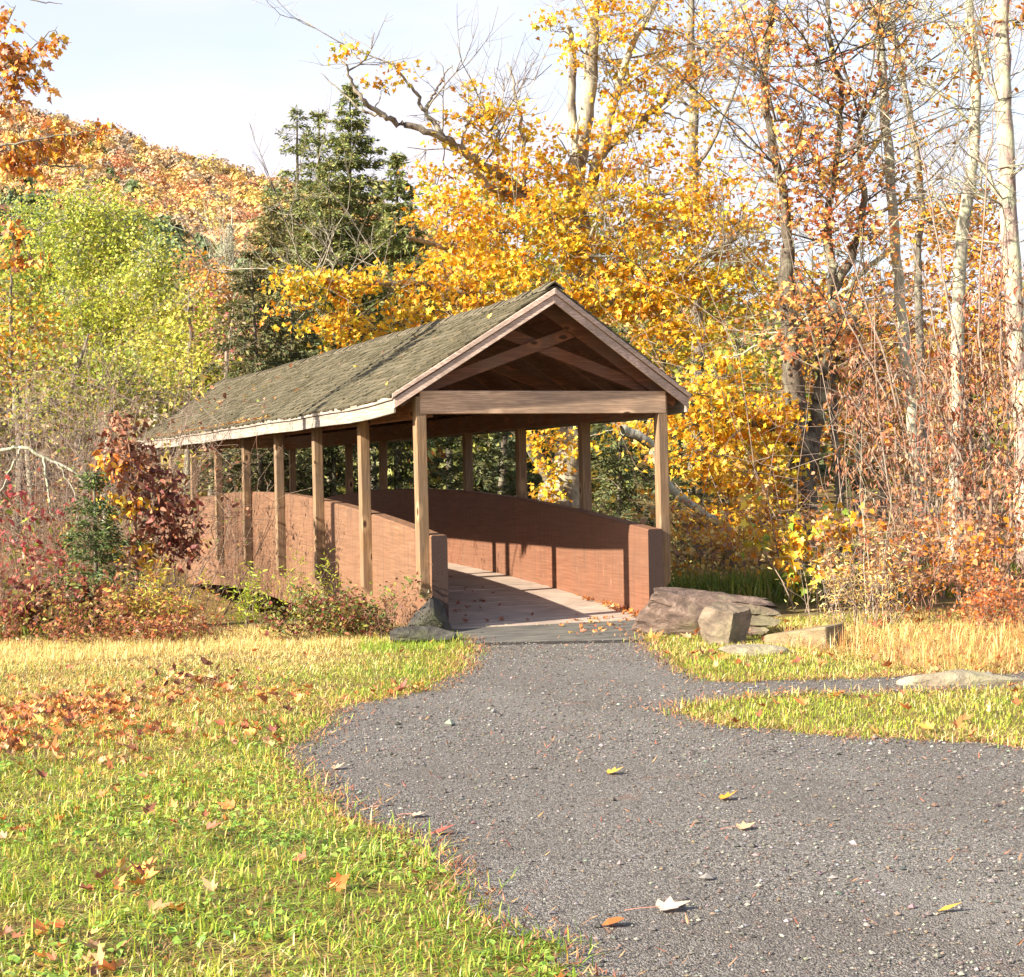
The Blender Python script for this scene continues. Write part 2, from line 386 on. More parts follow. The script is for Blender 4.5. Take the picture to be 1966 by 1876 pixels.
gpm = MB(); b0, b1 = GP(878, 1241), GP(1242, 1234)
g_ = (a0-a1)/np.linalg.norm(a0-a1); o_ = np.array([g_[1], -g_[0], 0])*.02
gpm.hexa([(b0[0], b0[1], -.06), (b1[0], b1[1], -.06), (a1[0], a1[1]-.004, -.06), (a0[0], a0[1]-.004, -.06), (b0[0], b0[1], .008), (b1[0], b1[1], .008), (a1[0], a1[1]-.004, .008), (a0[0], a0[1]-.004, .008)])
m_, nt_, b_ = mat("gap_shadow_soil", .9, .2); b_.inputs['Base Color'].default_value = (.035, .03, .027, 1)  # dark soil of the gap; its near-black colour paints in the shadow line
tag(gpm.build('pavement_joint', m_), kind='structure')

# ================================================================== FOLIAGE TOOLS
MAPLE = np.array([(0, 0), (-.10, .24), (.04, .50), (.20, .30), (.46, .52), (.50, .22), (1.0, 0), (.50, -.22), (.46, -.52), (.20, -.30), (.04, -.50), (-.10, -.24)])
OVAL = np.array([(0, 0), (.3, .22), (.68, .19), (1, 0), (.68, -.19), (.3, -.22)])
DIAM = np.array([(0, 0), (.42, .30), (1, 0), (.42, -.30)])
RAG = np.array([(0, .05), (.25, .38), (.62, .30), (1, .08), (.6, -.34), (.2, -.25)])
LANCE = np.array([(0, 0), (.35, .13), (1, 0), (.35, -.13)])
NEEDLE = np.array([(0, .03), (.55, .10), (1, 0), (.5, -.10)])
def unit(v): return v/(np.linalg.norm(v, axis=-1, keepdims=True)+1e-9)
def leaf_arrays(C, size, e1, n, tpl, fold=.3, curl=0.0):
    e1 = unit(e1); n = unit(n-e1*np.sum(n*e1, -1, keepdims=True)); e2 = np.cross(n, e1)
    tx, ty = tpl[:, 0], tpl[:, 1]; tz = np.abs(ty)*fold - curl*tx**2
    s = size[:, None, None]
    V = C[:, None]+s*(tx[None, :, None]*e1[:, None]+ty[None, :, None]*e2[:, None]+tz[None, :, None]*n[:, None])
    k = len(tpl); return V.reshape(-1, 3), np.arange(len(C)*k).reshape(-1, k)
def palette(n, cols, var=.18, r=None, w=None):
    r = r or rng; cols = np.array(cols); i = r.choice(len(cols), n, p=w)
    t = cols[i]*(1+r.normal(0, var, (n, 1)))*(1+r.normal(0, var*.3, (n, 3))); return np.clip(t, .004, .95)
GOLD = [(.74, .40, .022), (.82, .53, .04), (.70, .28, .02), (.50, .42, .035), (.80, .46, .03), (.84, .60, .09)]
ORANGE = [(.66, .25, .02), (.70, .33, .03), (.58, .17, .03), (.68, .40, .04)]
REDOR = [(.70, .30, .10), (.76, .40, .11), (.62, .20, .08), (.78, .52, .14)]
LIME = [(.40, .44, .06), (.50, .52, .075), (.30, .36, .055), (.58, .54, .10)]
GREENY = [(.24, .30, .05), (.32, .36, .05), (.40, .38, .06), (.45, .34, .05)]
CONIF = [(.20, .225, .065), (.14, .175, .058), (.29, .275, .08)]
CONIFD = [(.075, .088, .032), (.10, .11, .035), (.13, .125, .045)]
CONIFB = [(.22, .19, .065), (.17, .165, .06), (.28, .23, .07)]
RUST = [(.30, .125, .062), (.38, .18, .09), (.21, .08, .042), (.44, .25, .145)]
BURG = [(.20, .045, .035), (.27, .075, .045), (.13, .04, .03), (.30, .12, .06)]
STRAW = [(.86, .66, .26), (.76, .54, .17), (.88, .72, .36), (.64, .46, .14)]
GRN = [(.24, .36, .03), (.34, .46, .05), (.16, .26, .03), (.42, .50, .08)]

COV = 1.25
class Tree:
    """trunk with limbs (one mesh), crown of leaves (one mesh)"""
    def __init__(s, name, label, cat, base, bark, leafmat, seed, group=None):
        s.name, s.base = name, np.array(base, float); s.r = np.random.default_rng(seed)
        s.root = empty(name, base, label, cat, group)
        s.wood = MB(); s.nodes = []; s.nr = []; s.LV = []; s.LF = {}; s.LT = {}; s.ln = 0; s.bark, s.lm = bark, leafmat
    def limb(s, pts, r0, r1, sides=7, wig=.0, sub=6):
        P = np.array(pts, float); m = len(P); t = np.linspace(0, m-1, (m-1)*sub+1)
        i = np.minimum(t.astype(int), m-2); f = (t-i)[:, None]
        p0 = P[np.maximum(i-1, 0)]; p1 = P[i]; p2 = P[i+1]; p3 = P[np.minimum(i+2, m-1)]
        Q = .5*((2*p1)+(-p0+p2)*f+(2*p0-5*p1+4*p2-p3)*f**2+(-p0+3*p1-3*p2+p3)*f**3)
        if wig: Q[1:-1] += s.r.normal(0, wig, (len(Q)-2, 3))
        R = np.linspace(1, 0, len(Q))**.85*(r0-r1)+r1; s.wood.tubes(Q, R, sides)
        s.nodes.append(Q); s.nr.append(R); return Q
    def twigs(s, A, B, r0, r1, m=4, sag=.12, sides=3):
        if not len(A): return
        t = np.linspace(0, 1, m)[None, :, None]; d = np.linalg.norm(B-A, axis=1)[:, None, None]
        P = A[:, None]*(1-t)+B[:, None]*t
        off = s.r.normal(0, sag, (len(A), 1, 3))*d; off[..., 2] += .35*sag*d[..., 0]
        P = P+off*np.sin(t*PI)+s.r.normal(0, .03, P.shape)*d*np.sin(t*PI)
        R = np.broadcast_to(np.linspace(r0, r1, m), P.shape[:2]); s.wood.tubes(P, R, sides); return P
    def spray(s, A, D, Ln, r, levels=3, nch=4, ang=.55, up=.1, sides=3):
        """bare branches forking into finer ones"""
        A = np.asarray(A, float); D = unit(np.asarray(D, float)); Ln = np.asarray(Ln, float); m = 6; t = np.linspace(0, 1, m)[None, :, None]
        for lv in range(levels):
            n = len(A); bend = s.r.normal(0, .22, (n, 1, 3))+np.array([0, 0, up])
            P = A[:, None]+(D[:, None]*t+bend*t**2)*Ln[:, None, None]+s.r.normal(0, .018, (n, m, 3))*Ln[:, None, None]*t
            s.wood.tubes(P, np.broadcast_to(np.linspace(r, r*.4, m), (n, m)), sides)
            if lv == levels-1: return P
            i = np.repeat(np.arange(n), nch); j = s.r.integers(1, m, len(i)); A = P[i, j]; d0 = unit(P[i, np.minimum(j, m-1)]-P[i, j-1])
            D = unit(d0+s.r.normal(0, ang, (len(i), 3))); Ln = Ln[i]*s.r.uniform(.3, .65, len(i)); r = max(r*.5, .0022)
        return P
    def barefan(s, n, zlo, zhi, length, r=.02, levels=3, nch=4, up=.15, ang=.55, k=None):
        nodes = np.concatenate(s.nodes[:k] if k else s.nodes); nodes = nodes[(nodes[:, 2] > zlo) & (nodes[:, 2] < zhi)]
        if not len(nodes): return
        A = nodes[s.r.integers(0, len(nodes), n)]; D = s.r.normal(0, 1, (n, 3)); D[:, 2] = np.abs(D[:, 2])*.4+.25
        s.spray(A, D, s.r.uniform(.5, 1.2, n)*length, r, levels, nch, ang, up)
    def leaves(s, C, size, cols, tpl, e1=None, nrm=None, fold=.3, curl=.15, var=.18, w=None, droop=.3):
        n = len(C)
        if not n: return
        if e1 is None:
            e1 = s.r.normal(0, 1, (n, 3)); e1[:, 2] = e1[:, 2]*.5-droop
        if nrm is None:
            nrm = s.r.normal(0, .75, (n, 3))-SUNDIR*.55; nrm[:, 2] += .45
        sz = size*(1+s.r.normal(0, .22, n)); sz = np.clip(sz, size*.45, size*1.7)
        V, f = leaf_arrays(C, sz, e1, nrm, tpl, fold, curl); k = f.shape[1]
        s.LV.append(V); s.LF.setdefault(k, []).append(f+s.ln); s.LT.setdefault(k, []).append(palette(n, cols, var, s.r, w)); s.ln += len(V)
    def blob(s, px, py, rx, ry, d, cols, tpl=OVAL, size=.1, dens=9.0, k=14, spread=.22, flat=.45, rz=None, limb=.035, twig=.007, bare=0.0, w=None, droop=.3, shell=.4, var=.18):
        """one mass of foliage: px py rx ry in picture pixels at depth d"""
        c = PX(px, py, d); a = rx*d/F; b = ry*d/F; dz = a*.85 if rz is None else rz
        n = max(3, int(dens*.1*COV*a*b*PI/(k*.25*size*size)))
        u = unit(s.r.normal(0, 1, (n, 3)))*(s.r.random((n, 1))**(1/3*(1-shell)+.02))
        q = c+u[:, :1]*a*RT+u[:, 1:2]*dz*fwd3+u[:, 2:]*b*np.array([0, 0, 1.])
        if s.nodes:
            nodes = np.concatenate(s.nodes)
            if limb:
                j = np.argmin(np.linalg.norm(nodes-c, axis=1)+np.maximum(nodes[:, 2]-c[2], 0)*.8)
                if np.linalg.norm(nodes[j]-c) > .25:
                    mid = (nodes[j]+c)/2+s.r.normal(0, .08, 3)*np.linalg.norm(nodes[j]-c)+np.array([0, 0, .05])
                    s.limb([nodes[j], mid, c], limb, limb*.35, 5, .01, 5)
                for _ in range(max(2, n//14)):
                    s.limb([c+s.r.normal(0, .05, 3), c+(q[s.r.integers(n)]-c)*.9], limb*.45, .008, 4, .03, 5)
            nodes = np.concatenate(s.nodes)
            sel = q[: n]
            dd = np.linalg.norm(nodes[None]-sel[:, None], axis=2) if n*len(nodes) < 6e6 else None
            j = np.argmin(dd, 1) if dd is not None else np.array([np.argmin(np.linalg.norm(nodes-x, axis=1)) for x in sel])
            P = s.twigs(nodes[j], sel, twig*1.5, twig*.5)
            # side sprigs
            m = int(n*.8); i = s.r.integers(0, n, m); st = P[i, s.r.integers(1, 4, m)]
            s.twigs(st, st+unit(s.r.normal(0, 1, (m, 3))+np.array([0, 0, .3]))*s.r.uniform(.15, .5, (m, 1))*spread*2.4, twig*.7, twig*.35, 3)
        if bare: q = q[s.r.random(n) > bare]
        C = np.repeat(q, k, 0); C = C+s.r.normal(0, spread, C.shape)*np.array([1, 1, flat])
        if w is None:
            w2 = s.r.dirichlet(np.ones(len(cols))*2.2)*.6+.4/len(cols)
        else: w2 = w
        s.leaves(C, size, cols, tpl, w=w2, droop=droop, var=var)
    def done(s, trunkname='trunk', crownname='crown'):
        if s.wood.v: s.wood.build(trunkname, s.bark, s.root, smooth=True, origin=s.base)
        if s.LV:
            ks = list(s.LF); me = npmesh(crownname, np.concatenate(s.LV), [np.concatenate(s.LF[k]) for k in ks], [np.concatenate(s.LT[k]) for k in ks], origin=s.base)
            link(crownname, me, s.lm, s.root)
        return s.root
fwd3 = np.array([fwd2[0], fwd2[1], 0.0])
def trunkline(pts, d, base=None):
    """picture points at a depth -> world points, the first one set on the ground"""
    P = [PX(x, y, d+(dd[0] if dd else 0)) for x, y, *dd in pts]
    g = P[0].copy(); g[2] = terrain(g[0], g[1])-.1
    return [g]+P[1:] if abs(P[0][2]-g[2]) < .4 else [g]+P

def conifer(name, label, px, d, top, halfpx, cols, seed, bark=None, levels=None, droop=.25, dens=1.0, taper=.9, start=.08, base=None, nsize=.16, lean=0, group=None, up=False, z0=None):
    base = onground(px, d) if base is None else base
    tip = PX(px+lean, top, d); T = Tree(name, label, 'conifer', base, bark or M_DARKBARK, M_NEEDLE, seed, group); r = T.r
    H = tip[2]-base[2]; rm = halfpx*d/F
    T.limb([base-np.array([0, 0, .1]), base+(tip-base)*.5+r.normal(0, .03, 3), tip], max(.03, H*.013), .008, 7)
    levels = levels or int(H*3.6); C = []; E = []
    for li in range(levels):
        f = start+(1-start)*(li+r.random()*.7)/levels; p = base+(tip-base)*f
        Lr = rm*((1-f)**taper)*r.uniform(.65, 1.12)+.06
        nb = r.integers(4, 7); a0 = r.random()*6.28
        for b in range(nb):
            if r.random() > dens*1.1: continue
            a = a0+b*6.283/nb+r.normal(0, .25); Lb = Lr*r.uniform(.6, 1.1)
            dr = np.array([math.cos(a), math.sin(a), 0]); lift = (.35 if up else .12)*(f-.2)
            t = np.linspace(0, 1, 6)[:, None]
            Q = p+dr*Lb*t+np.array([0, 0, 1.])*(lift*Lb*t-droop*Lb*t**2*(1-.5*f))
            T.wood.tubes(Q, np.linspace(max(.006, .014*Lb), .004, 6), 3)
            ns = max(8, int(Lb/.030*dens)); tt = r.uniform(.10, 1.0, ns)[:, None]
            q = p+dr*Lb*tt+np.array([0, 0, 1.])*(lift*Lb*tt-droop*Lb*tt**2*(1-.5*f))
            side = np.array([-dr[1], dr[0], 0]); sg = r.choice([-1, 1], ns)[:, None]
            for wd in (0, .14, .30):
                e = dr*r.uniform(.3, 1.0, (ns, 1))+side*sg*r.uniform(.2, 1.1, (ns, 1))+np.array([0, 0, 1.])*r.normal(-.1, .35, (ns, 1))
                C.append(q+side*sg*wd*r.uniform(.3, 1.2, (ns, 1))*Lb*(1.1-tt)+dr*wd*.5*Lb*r.uniform(0, .6, (ns, 1))+np.array([0, 0, -1.])*wd*.25*Lb*r.uniform(-.3, 1, (ns, 1))); E.append(e)
    C = np.concatenate(C); E = np.concatenate(E); n = len(C)
    C = C+r.normal(0, .03, C.shape)
    nr = r.normal(0, .5, (n, 3))+np.array([0, 0, .6])-SUNDIR*.4
    nsize = nsize*.62
    T.leaves(C, nsize, cols, NEEDLE*np.array([1, 2.0]), e1=E, nrm=nr, fold=.15, curl=.2, var=.25)
    T.leaves(C+r.normal(0, .05, C.shape), nsize*.8, cols, NEEDLE, e1=E+r.normal(0, .6, E.shape), nrm=nr+r.normal(0, .5, nr.shape), fold=.1, curl=.2, var=.25)
    return T.done()

def thicket(name, label, cat, px0, px1, d, h0, h1, nst, cols, seed, bark=None, leaf=.07, tpl=OVAL, nl=900, lean=.25, rad=.009, dz=1.0, group=None, base_y=None, hang=.3, sub=5, w=None, low=.25, fan=0.0, sw=1.0, lm=None):
    """stems rising from the ground with side twigs and leaves along them"""
    bc = onground((px0+px1)/2, d); T = Tree(name, label, cat, bc, bark or M_TWIG, lm or M_LEAF, seed, group); r = T.r
    half = (px1-px0)/2*d/F; m = 7
    x = r.uniform(-1, 1, nst); dd = r.uniform(-dz, dz, nst)
    B = bc+x[:, None]*half*sw*np.array([*right, 0])+dd[:, None]*fwd3; B[:, 2] = terrain(B[:, 0], B[:, 1])-.05
    h = r.uniform(h0, h1, nst)+np.maximum(0, -B[:, 2])*.95
    dirv = r.normal(0, lean, (nst, 3))+x[:, None]*fan*np.array([*right, 0]); dirv[:, 2] = 1
    t = np.linspace(0, 1, m)[None, :, None]
    P = B[:, None]+dirv[:, None]*h[:, None, None]*t+r.normal(0, .05, (nst, 1, 3))*h[:, None, None]*(t**2)*2+r.normal(0, .02, (nst, m, 3))*t*h[:, None, None]
    R = np.linspace(1, .3, m)[None]*rad*(h[:, None]/h.mean()); T.wood.tubes(P, R, 4)
    i = np.repeat(np.arange(nst), sub); j = r.integers(2, m, len(i)); A = P[i, j]
    Lt = h[i]*r.uniform(.12, .4, len(i)); D = unit(r.normal(0, 1, (len(i), 3))*np.array([1, 1, .5])+np.array([0, 0, .55]))
    tw = T.twigs(A, A+D*Lt[:, None], rad*.5, rad*.22, 4)
    i2 = r.integers(0, len(i), len(i)*2); A2 = tw[i2, r.integers(1, 4, len(i2))]
    D2 = unit(r.normal(0, 1, (len(i2), 3))+np.array([0, 0, .4])); tw2 = T.twigs(A2, A2+D2*(Lt[i2]*.45)[:, None], rad*.28, rad*.15, 3)
    if nl:
        src = np.concatenate([tw.reshape(-1, 3), tw2.reshape(-1, 3)])
        zz = src[:, 2]-bc[2]; src = src[zz > low*h0] if low else src
        k = r.integers(0, len(src), max(4, nl//6)); k = np.repeat(k, 6)[:nl]
        C = src[k]+r.normal(0, .06, (len(k), 3)); T.leaves(C, leaf, cols, tpl, droop=hang, w=w)
    return T

# ================================================================== BRIDGE
BAY = 2.0807; NB = 8; LEN = BAY*NB; MIDY = LEN/2
def arch(y): return 1.0+.43*(1-((np.asarray(y, float)-MIDY)/MIDY)**2)
def deckz(y): return .055+.345*(1-((np.asarray(y, float)-MIDY)/MIDY)**2)
XO = 1.2933; XI = 1.12; PWD = .1134
bridge = empty('covered_footbridge', (0, 0, 0), 'covered wooden footbridge with arched red-brown side walls and mossy shingle roof', 'bridge')
# posts
def make_post(side, bot_in, bot_out, top):
    mb = MB(); xi = side*(XO+.0015); xo = side*(XO+PWD)
    xs = sorted([xi, xo]); zl = bot_in if xs[0] == xi else bot_out; zr = bot_out if xs[0] == xi else bot_in
    mb.hexa([(xs[0], 0, zl), (xs[1], 0, zr), (xs[1], .125, zr), (xs[0], .125, zl), (xs[0], 0, top), (xs[1], 0, top), (xs[1], .125, top), (xs[0], .125, top)])
    return mb
for side in (-1, 1):
    first = None
    for i in range(NB+1):
        if i in (0, NB):
            o = bevel(make_post(side, .32, .43, 2.42).build('post', M_POST, bridge), .008)
        elif first is None:
            o = first = bevel(make_post(side, .265, .375, 2.42).build('post', M_POST, bridge), .008)
        else:
            o = first.copy(); COL.objects.link(o); o.parent = bridge
        lean = .014*max(0, 1-i/4.5)-.006*(i > 3)
        o.location = (lean*1.6*0, i*BAY-(.0 if i < NB else .0), 0)
        o.rotation_euler = (0, 0, 0)
        # timber stands very slightly off plumb
        mw = Matrix.Identity(4); mw[0][2] = -lean; mw[0][3] = lean*1.0; mw[1][3] = i*BAY
        o.matrix_basis = mw
# arched glued side walls
for side in (-1, 1):
    ys = np.linspace(-.065, LEN+.10, 61); mb = MB(); xa, xb = sorted([side*XI, side*(XO-.0015)])
    tz = arch(np.clip(ys, 0, LEN)); bz = tz-1.455
    V = []; c = .012
    prof = lambda b, t: [(xa, b), (xb, b), (xb, t-c), (xb-c*np.sign(1), t), (xa+c, t), (xa, t-c)]
    for y, b, t in zip(ys, bz, tz): V += [(x, y, z) for x, z in prof(b, t)]
    k = 6; q = []
    for i in range(len(ys)-1):
        for j in range(k): q.append([i*k+j, i*k+(j+1) % k, (i+1)*k+(j+1) % k, (i+1)*k+j])
    q = np.array(q)[:, ::-1]; mb.add(V, [q, [list(range(k))], [list(range((len(ys)-1)*k, len(ys)*k))[::-1]]])
    o = mb.build('parapet', M_STAIN if side < 0 else M_STAINR, bridge); at_ = o.data.attributes.new('lam', 'FLOAT', 'POINT'); at_.data.foreach_set('value', np.concatenate([[0, 0, (t-b)-c, t-b, t-b, (t-b)-c] for b, t in zip(bz, tz)]).astype(np.float32)); o.data.materials.append(M_ENDGRAIN)
    for p_ in o.data.polygons:
        if len(p_.vertices) == 6: p_.material_index = 1
# deck planks
mb = MB(); y = .0
r_ = np.random.default_rng(4); y = -.05
while y < LEN+.05:
    w = .185; z = float(deckz(np.clip(y+w/2, 0, LEN))); s = float(deckz(np.clip(y+w, 0, LEN))-deckz(np.clip(y, 0, LEN)))/2; j = r_.normal(0, .0015)
    mb.hexa([(-XI+.002, y, z-.06), (XI-.002, y, z-.06), (XI-.002, y+w-.005, z-.06), (-XI+.002, y+w-.005, z-.06), (-XI+.002, y, z-s+j), (XI-.002, y, z-s+j), (XI-.002, y+w-.005, z+s+j), (-XI+.002, y+w-.005, z+s+j)]); y += w
mb.box((-XI+.01, .0, -.1), (XI-.01, LEN, -.04)) if False else None
bevel(mb.build('deck', M_DECK, bridge), .003)
# bearers below the deck
for x in (-.8, 0, .8):
    mb = MB(); ys = np.linspace(.05, LEN-.05, 31)
    for a, b in zip(ys[:-1], ys[1:]):
        za, zb = deckz(a)-.065, deckz(b)-.065
        mb.hexa([(x-.06, a, za-.3), (x+.06, a, za-.3), (x+.06, b, zb-.3), (x-.06, b, zb-.3), (x-.06, a, za), (x+.06, a, za), (x+.06, b, zb), (x-.06, b, zb)])
    mb.build('bearer', M_PLATE, bridge)
mb = MB(); mb.box((-XI+.004, -.07, -.3), (XI-.004, -.053, .045)); mb.build('sill', M_DECK, bridge)
# abutments
m_, nt_, b_ = mat("concrete", .9, .2); nn = noise(nt_, coords(nt_), 6, 6, .6); nt_.links.new(ramp(nt_, nn, [(.3, (.10, .09, .075)), (.7, (.20, .18, .15))]), b_.inputs['Base Color'])
for y0, y1 in ((.02, 1.0), (LEN-1.0, LEN-.02)):
    mb = MB(); mb.box((-1.1, y0, -2.0), (1.1, y1, -.32)); mb.build('abutment', m_, bridge)
# tie beams at both ends, wall plates
for y in (-.004, LEN+.04):
    mb = MB(); mb.box((-1.365, y, 2.231), (1.385, y+.085, 2.466)); bevel(mb.build('tie_beam', M_TIE, bridge), .006)
for side in (-1, 1):
    mb = MB(); xa, xb = sorted([side*1.195, side*1.2915]); mb.box((xa, .10, 2.20), (xb, LEN+.02, 2.43)); bevel(mb.build('wall_plate', M_PLATE, bridge), .005)
# roof geometry
EX, EZ, RZ = 1.665, 2.425, 3.525           # underside of the shingles
def yfront(x): return -.305+.285*abs(x)/EX
def yback(x): return LEN+.125+.34-.33*abs(x)/EX
SL = math.hypot(EX, RZ-EZ); ct, st = EX/SL, (RZ-EZ)/SL
def roofpt(side, s, y, h): # s from the ridge down the slope, h above the shingle bed
    return (side*(s*ct+h*st), y, RZ-s*st+h*ct)
# boarding under the shingles carries everything above
mb = MB()
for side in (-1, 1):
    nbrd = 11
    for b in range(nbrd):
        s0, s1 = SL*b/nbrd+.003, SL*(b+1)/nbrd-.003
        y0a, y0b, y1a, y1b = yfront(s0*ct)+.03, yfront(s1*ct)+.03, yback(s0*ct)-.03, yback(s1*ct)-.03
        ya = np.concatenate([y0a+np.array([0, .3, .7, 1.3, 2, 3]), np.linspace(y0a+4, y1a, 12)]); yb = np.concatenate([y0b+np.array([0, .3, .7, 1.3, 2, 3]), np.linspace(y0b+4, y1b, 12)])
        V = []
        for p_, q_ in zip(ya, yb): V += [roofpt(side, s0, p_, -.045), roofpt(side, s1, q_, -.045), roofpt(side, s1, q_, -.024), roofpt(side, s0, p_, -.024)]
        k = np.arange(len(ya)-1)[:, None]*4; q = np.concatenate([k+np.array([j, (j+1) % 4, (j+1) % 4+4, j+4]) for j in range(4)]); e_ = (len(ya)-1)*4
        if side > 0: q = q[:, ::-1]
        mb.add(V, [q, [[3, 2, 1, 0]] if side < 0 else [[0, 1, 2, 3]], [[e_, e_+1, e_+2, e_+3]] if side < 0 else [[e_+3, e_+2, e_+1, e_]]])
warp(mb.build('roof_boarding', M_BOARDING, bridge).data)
# shingles
V = []; Fq = []; T = []; r_ = np.random.default_rng(11)
ncs = 20; exp_ = (SL+.02)/ncs
for side in (-1, 1):
    for k in range(ncs):
        sb = SL+.02-k*exp_; stp_ = max(sb-exp_*1.9, .0)
        y = yfront(min(sb, SL)*ct)-.02; yend = yback(min(sb, SL)*ct)+.02
        while y < yend:
            w = r_.uniform(.07, .17); w = min(w, yend-y)
            if w < .03: break
            d = r_.normal(0, .008); th = .016+abs(r_.normal(0, .006)); lift = .016+abs(r_.normal(0, .007))
            dy0 = yfront(stp_*ct)-yfront(min(sb, SL)*ct) if y < yfront(SL*ct)+.5 and False else 0
            a0, a1 = y+.002, y+w-.002
            pb, pt = sb+d, stp_
            c = [roofpt(side, pb, a0, lift-th), roofpt(side, pb, a1, lift-th), roofpt(side, pt, a1, -.012), roofpt(side, pt, a0, -.012),
                 roofpt(side, pb, a0, lift), roofpt(side, pb, a1, lift), roofpt(side, pt, a1, -.002), roofpt(side, pt, a0, -.002)]
            if side > 0: c = [c[i] for i in (1, 0, 3, 2, 5, 4, 7, 6)]
            n0 = len(V); V += c
            fs = np.array([[0, 3, 2, 1], [4, 5, 6, 7], [0, 1, 5, 4], [1, 2, 6, 5], [2, 3, 7, 6], [3, 0, 4, 7]])+n0
            Fq += list(fs[:, ::-1]); g = r_.uniform(.45, 1.35)*(.45 if r_.random() < .06 else 1); base = np.array([(.17, .142, .112), (.13, .112, .092), (.21, .165, .125), (.09, .078, .068)][r_.integers(4)])*g
            T += [base]*6; y += w
me = npmesh('roof', np.array(V), [np.array(Fq)], np.array(T)); warp(me); roof = link('roof', me, M_SHINGLE, bridge)
bm = bmesh.new(); bm.from_mesh(me); bmesh.ops.recalc_face_normals(bm, faces=bm.faces); bm.to_mesh(me); bm.free()
# ridge cap
V = []; Fq = []; T = []; y = yfront(0)-.02
while y < yback(0):
    w = .17; h = .03+r_.normal(0, .004)
    for side in (-1, 1):
        a0, a1 = y, y+w+.05
        p = lambda s, yy, hh: (side*(s*ct), yy, RZ+.012-s*st+hh)
        c = [p(.0, a0, h-.012), p(.13, a0, h-.016), p(.13, a1, h-.03), p(.0, a1, h-.026), p(.0, a0, h+.004), p(.13, a0, h), p(.13, a1, h-.014), p(.0, a1, h-.010)]
        n0 = len(V); V += c; Fq += list(np.array([[0, 3, 2, 1], [4, 5, 6, 7], [0, 1, 5, 4], [1, 2, 6, 5], [2, 3, 7, 6], [3, 0, 4, 7]])+n0)
        T += [np.array((.19, .155, .135))*r_.uniform(.7, 1.2)]*6
    y += w
me = npmesh('ridge_cap', np.array(V), [np.array(Fq)], np.array(T))
bm = bmesh.new(); bm.from_mesh(me); bmesh.ops.recalc_face_normals(bm, faces=bm.faces); bm.to_mesh(me); bm.free()
warp(me); link('ridge_cap', me, M_SHINGLE, roof)
# fascia boards with a trim strip
def boards(name, a, b, z0, z1, x0, x1, mat_, nseg=20):
    mb = MB(); ys = np.linspace(a, b, nseg+1); r = np.random.default_rng(int(abs(x0)*1000) % 97)
    for i in range(nseg):
        dz = r.normal(0, .0015); g = .0012 if i % 5 == 0 else 0; mb.box((min(x0, x1), ys[i]+g, z0+dz*0), (max(x0, x1), ys[i+1], z1+dz*0))
    o = mb.build(name, mat_, bridge); warp(o.data); return bevel(o, .004)
for side in (-1, 1):
    boards('fascia', yfront(EX)+.012, yback(EX)-.012, 2.245, 2.375, side*1.622, side*1.647, M_FASCIA)
    boards('eave_trim', yfront(EX)-.005, yback(EX)+.005, 2.378, 2.428, side*1.630, side*1.668, M_FASCIA)
# barge boards and verge strips, front and back
def rake(name, z_e0, z_e1, z_r0, z_r1, xe, off, th, mat_):
    for end in (0, 1):
        for side in (-1, 1):
            yy = (lambda x: yfront(x)-off) if end == 0 else (lambda x: yback(x)+off-th)
            g = .001
            ye, yr = yy(xe), yy(0)
            c = [(side*g, yr, z_r0), (side*xe, ye, z_e0), (side*xe, ye+th, z_e0), (side*g, yr+th, z_r0), (side*g, yr, z_r1), (side*xe, ye, z_e1), (side*xe, ye+th, z_e1), (side*g, yr+th, z_r1)]
            if side < 0: c = [c[i] for i in (1, 0, 3, 2, 5, 4, 7, 6)]
            mb = MB(); mb.hexa(c); bevel(mb.build(name, mat_, bridge), .004)
rake('barge_board', 2.283, 2.384, 3.345, 3.436, 1.647, .006, .03, M_BARGE)
rake('verge_trim', 2.387, 2.432, 3.438, 3.500, 1.668, .026, .05, M_BARGE)
# scissor trusses and rafters
def bar(mb, p, q, w, h, y):
    p = np.array(p); q = np.array(q); d = (q-p)/np.linalg.norm(q-p); n = np.array([-d[1], d[0]])*h/2
    P = [p-n, q-n, q+n, p+n]
    mb.hexa([(P[0][0], y, P[0][1]), (P[1][0], y, P[1][1]), (P[1][0], y+w, P[1][1]), (P[0][0], y+w, P[0][1]), (P[3][0], y, P[3][1]), (P[2][0], y, P[2][1]), (P[2][0], y+w, P[2][1]), (P[3][0], y+w, P[3][1])])
ub = -.047/ct
def truss(y, chords=True):
    mb = MB(); hh = .13
    for side in (-1, 1):
        bar(mb, (side*.004, RZ+ub-hh/2/ct), (side*1.56, RZ+ub-hh/2/ct-1.56*st/ct), .045, hh, y)
    if chords:
        bar(mb, (-1.27, 2.50), (.50, 3.135), .045, .12, y+.047); bar(mb, (1.27, 2.50), (-.50, 3.135), .045, .12, y+.094)
    return mb
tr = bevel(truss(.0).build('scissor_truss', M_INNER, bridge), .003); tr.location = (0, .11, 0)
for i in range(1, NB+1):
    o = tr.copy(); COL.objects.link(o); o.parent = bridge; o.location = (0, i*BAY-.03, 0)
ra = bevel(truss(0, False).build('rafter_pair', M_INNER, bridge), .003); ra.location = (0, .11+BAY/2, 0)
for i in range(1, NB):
    o = ra.copy(); COL.objects.link(o); o.parent = bridge; o.location = (0, .11+BAY*(i+.5), 0)
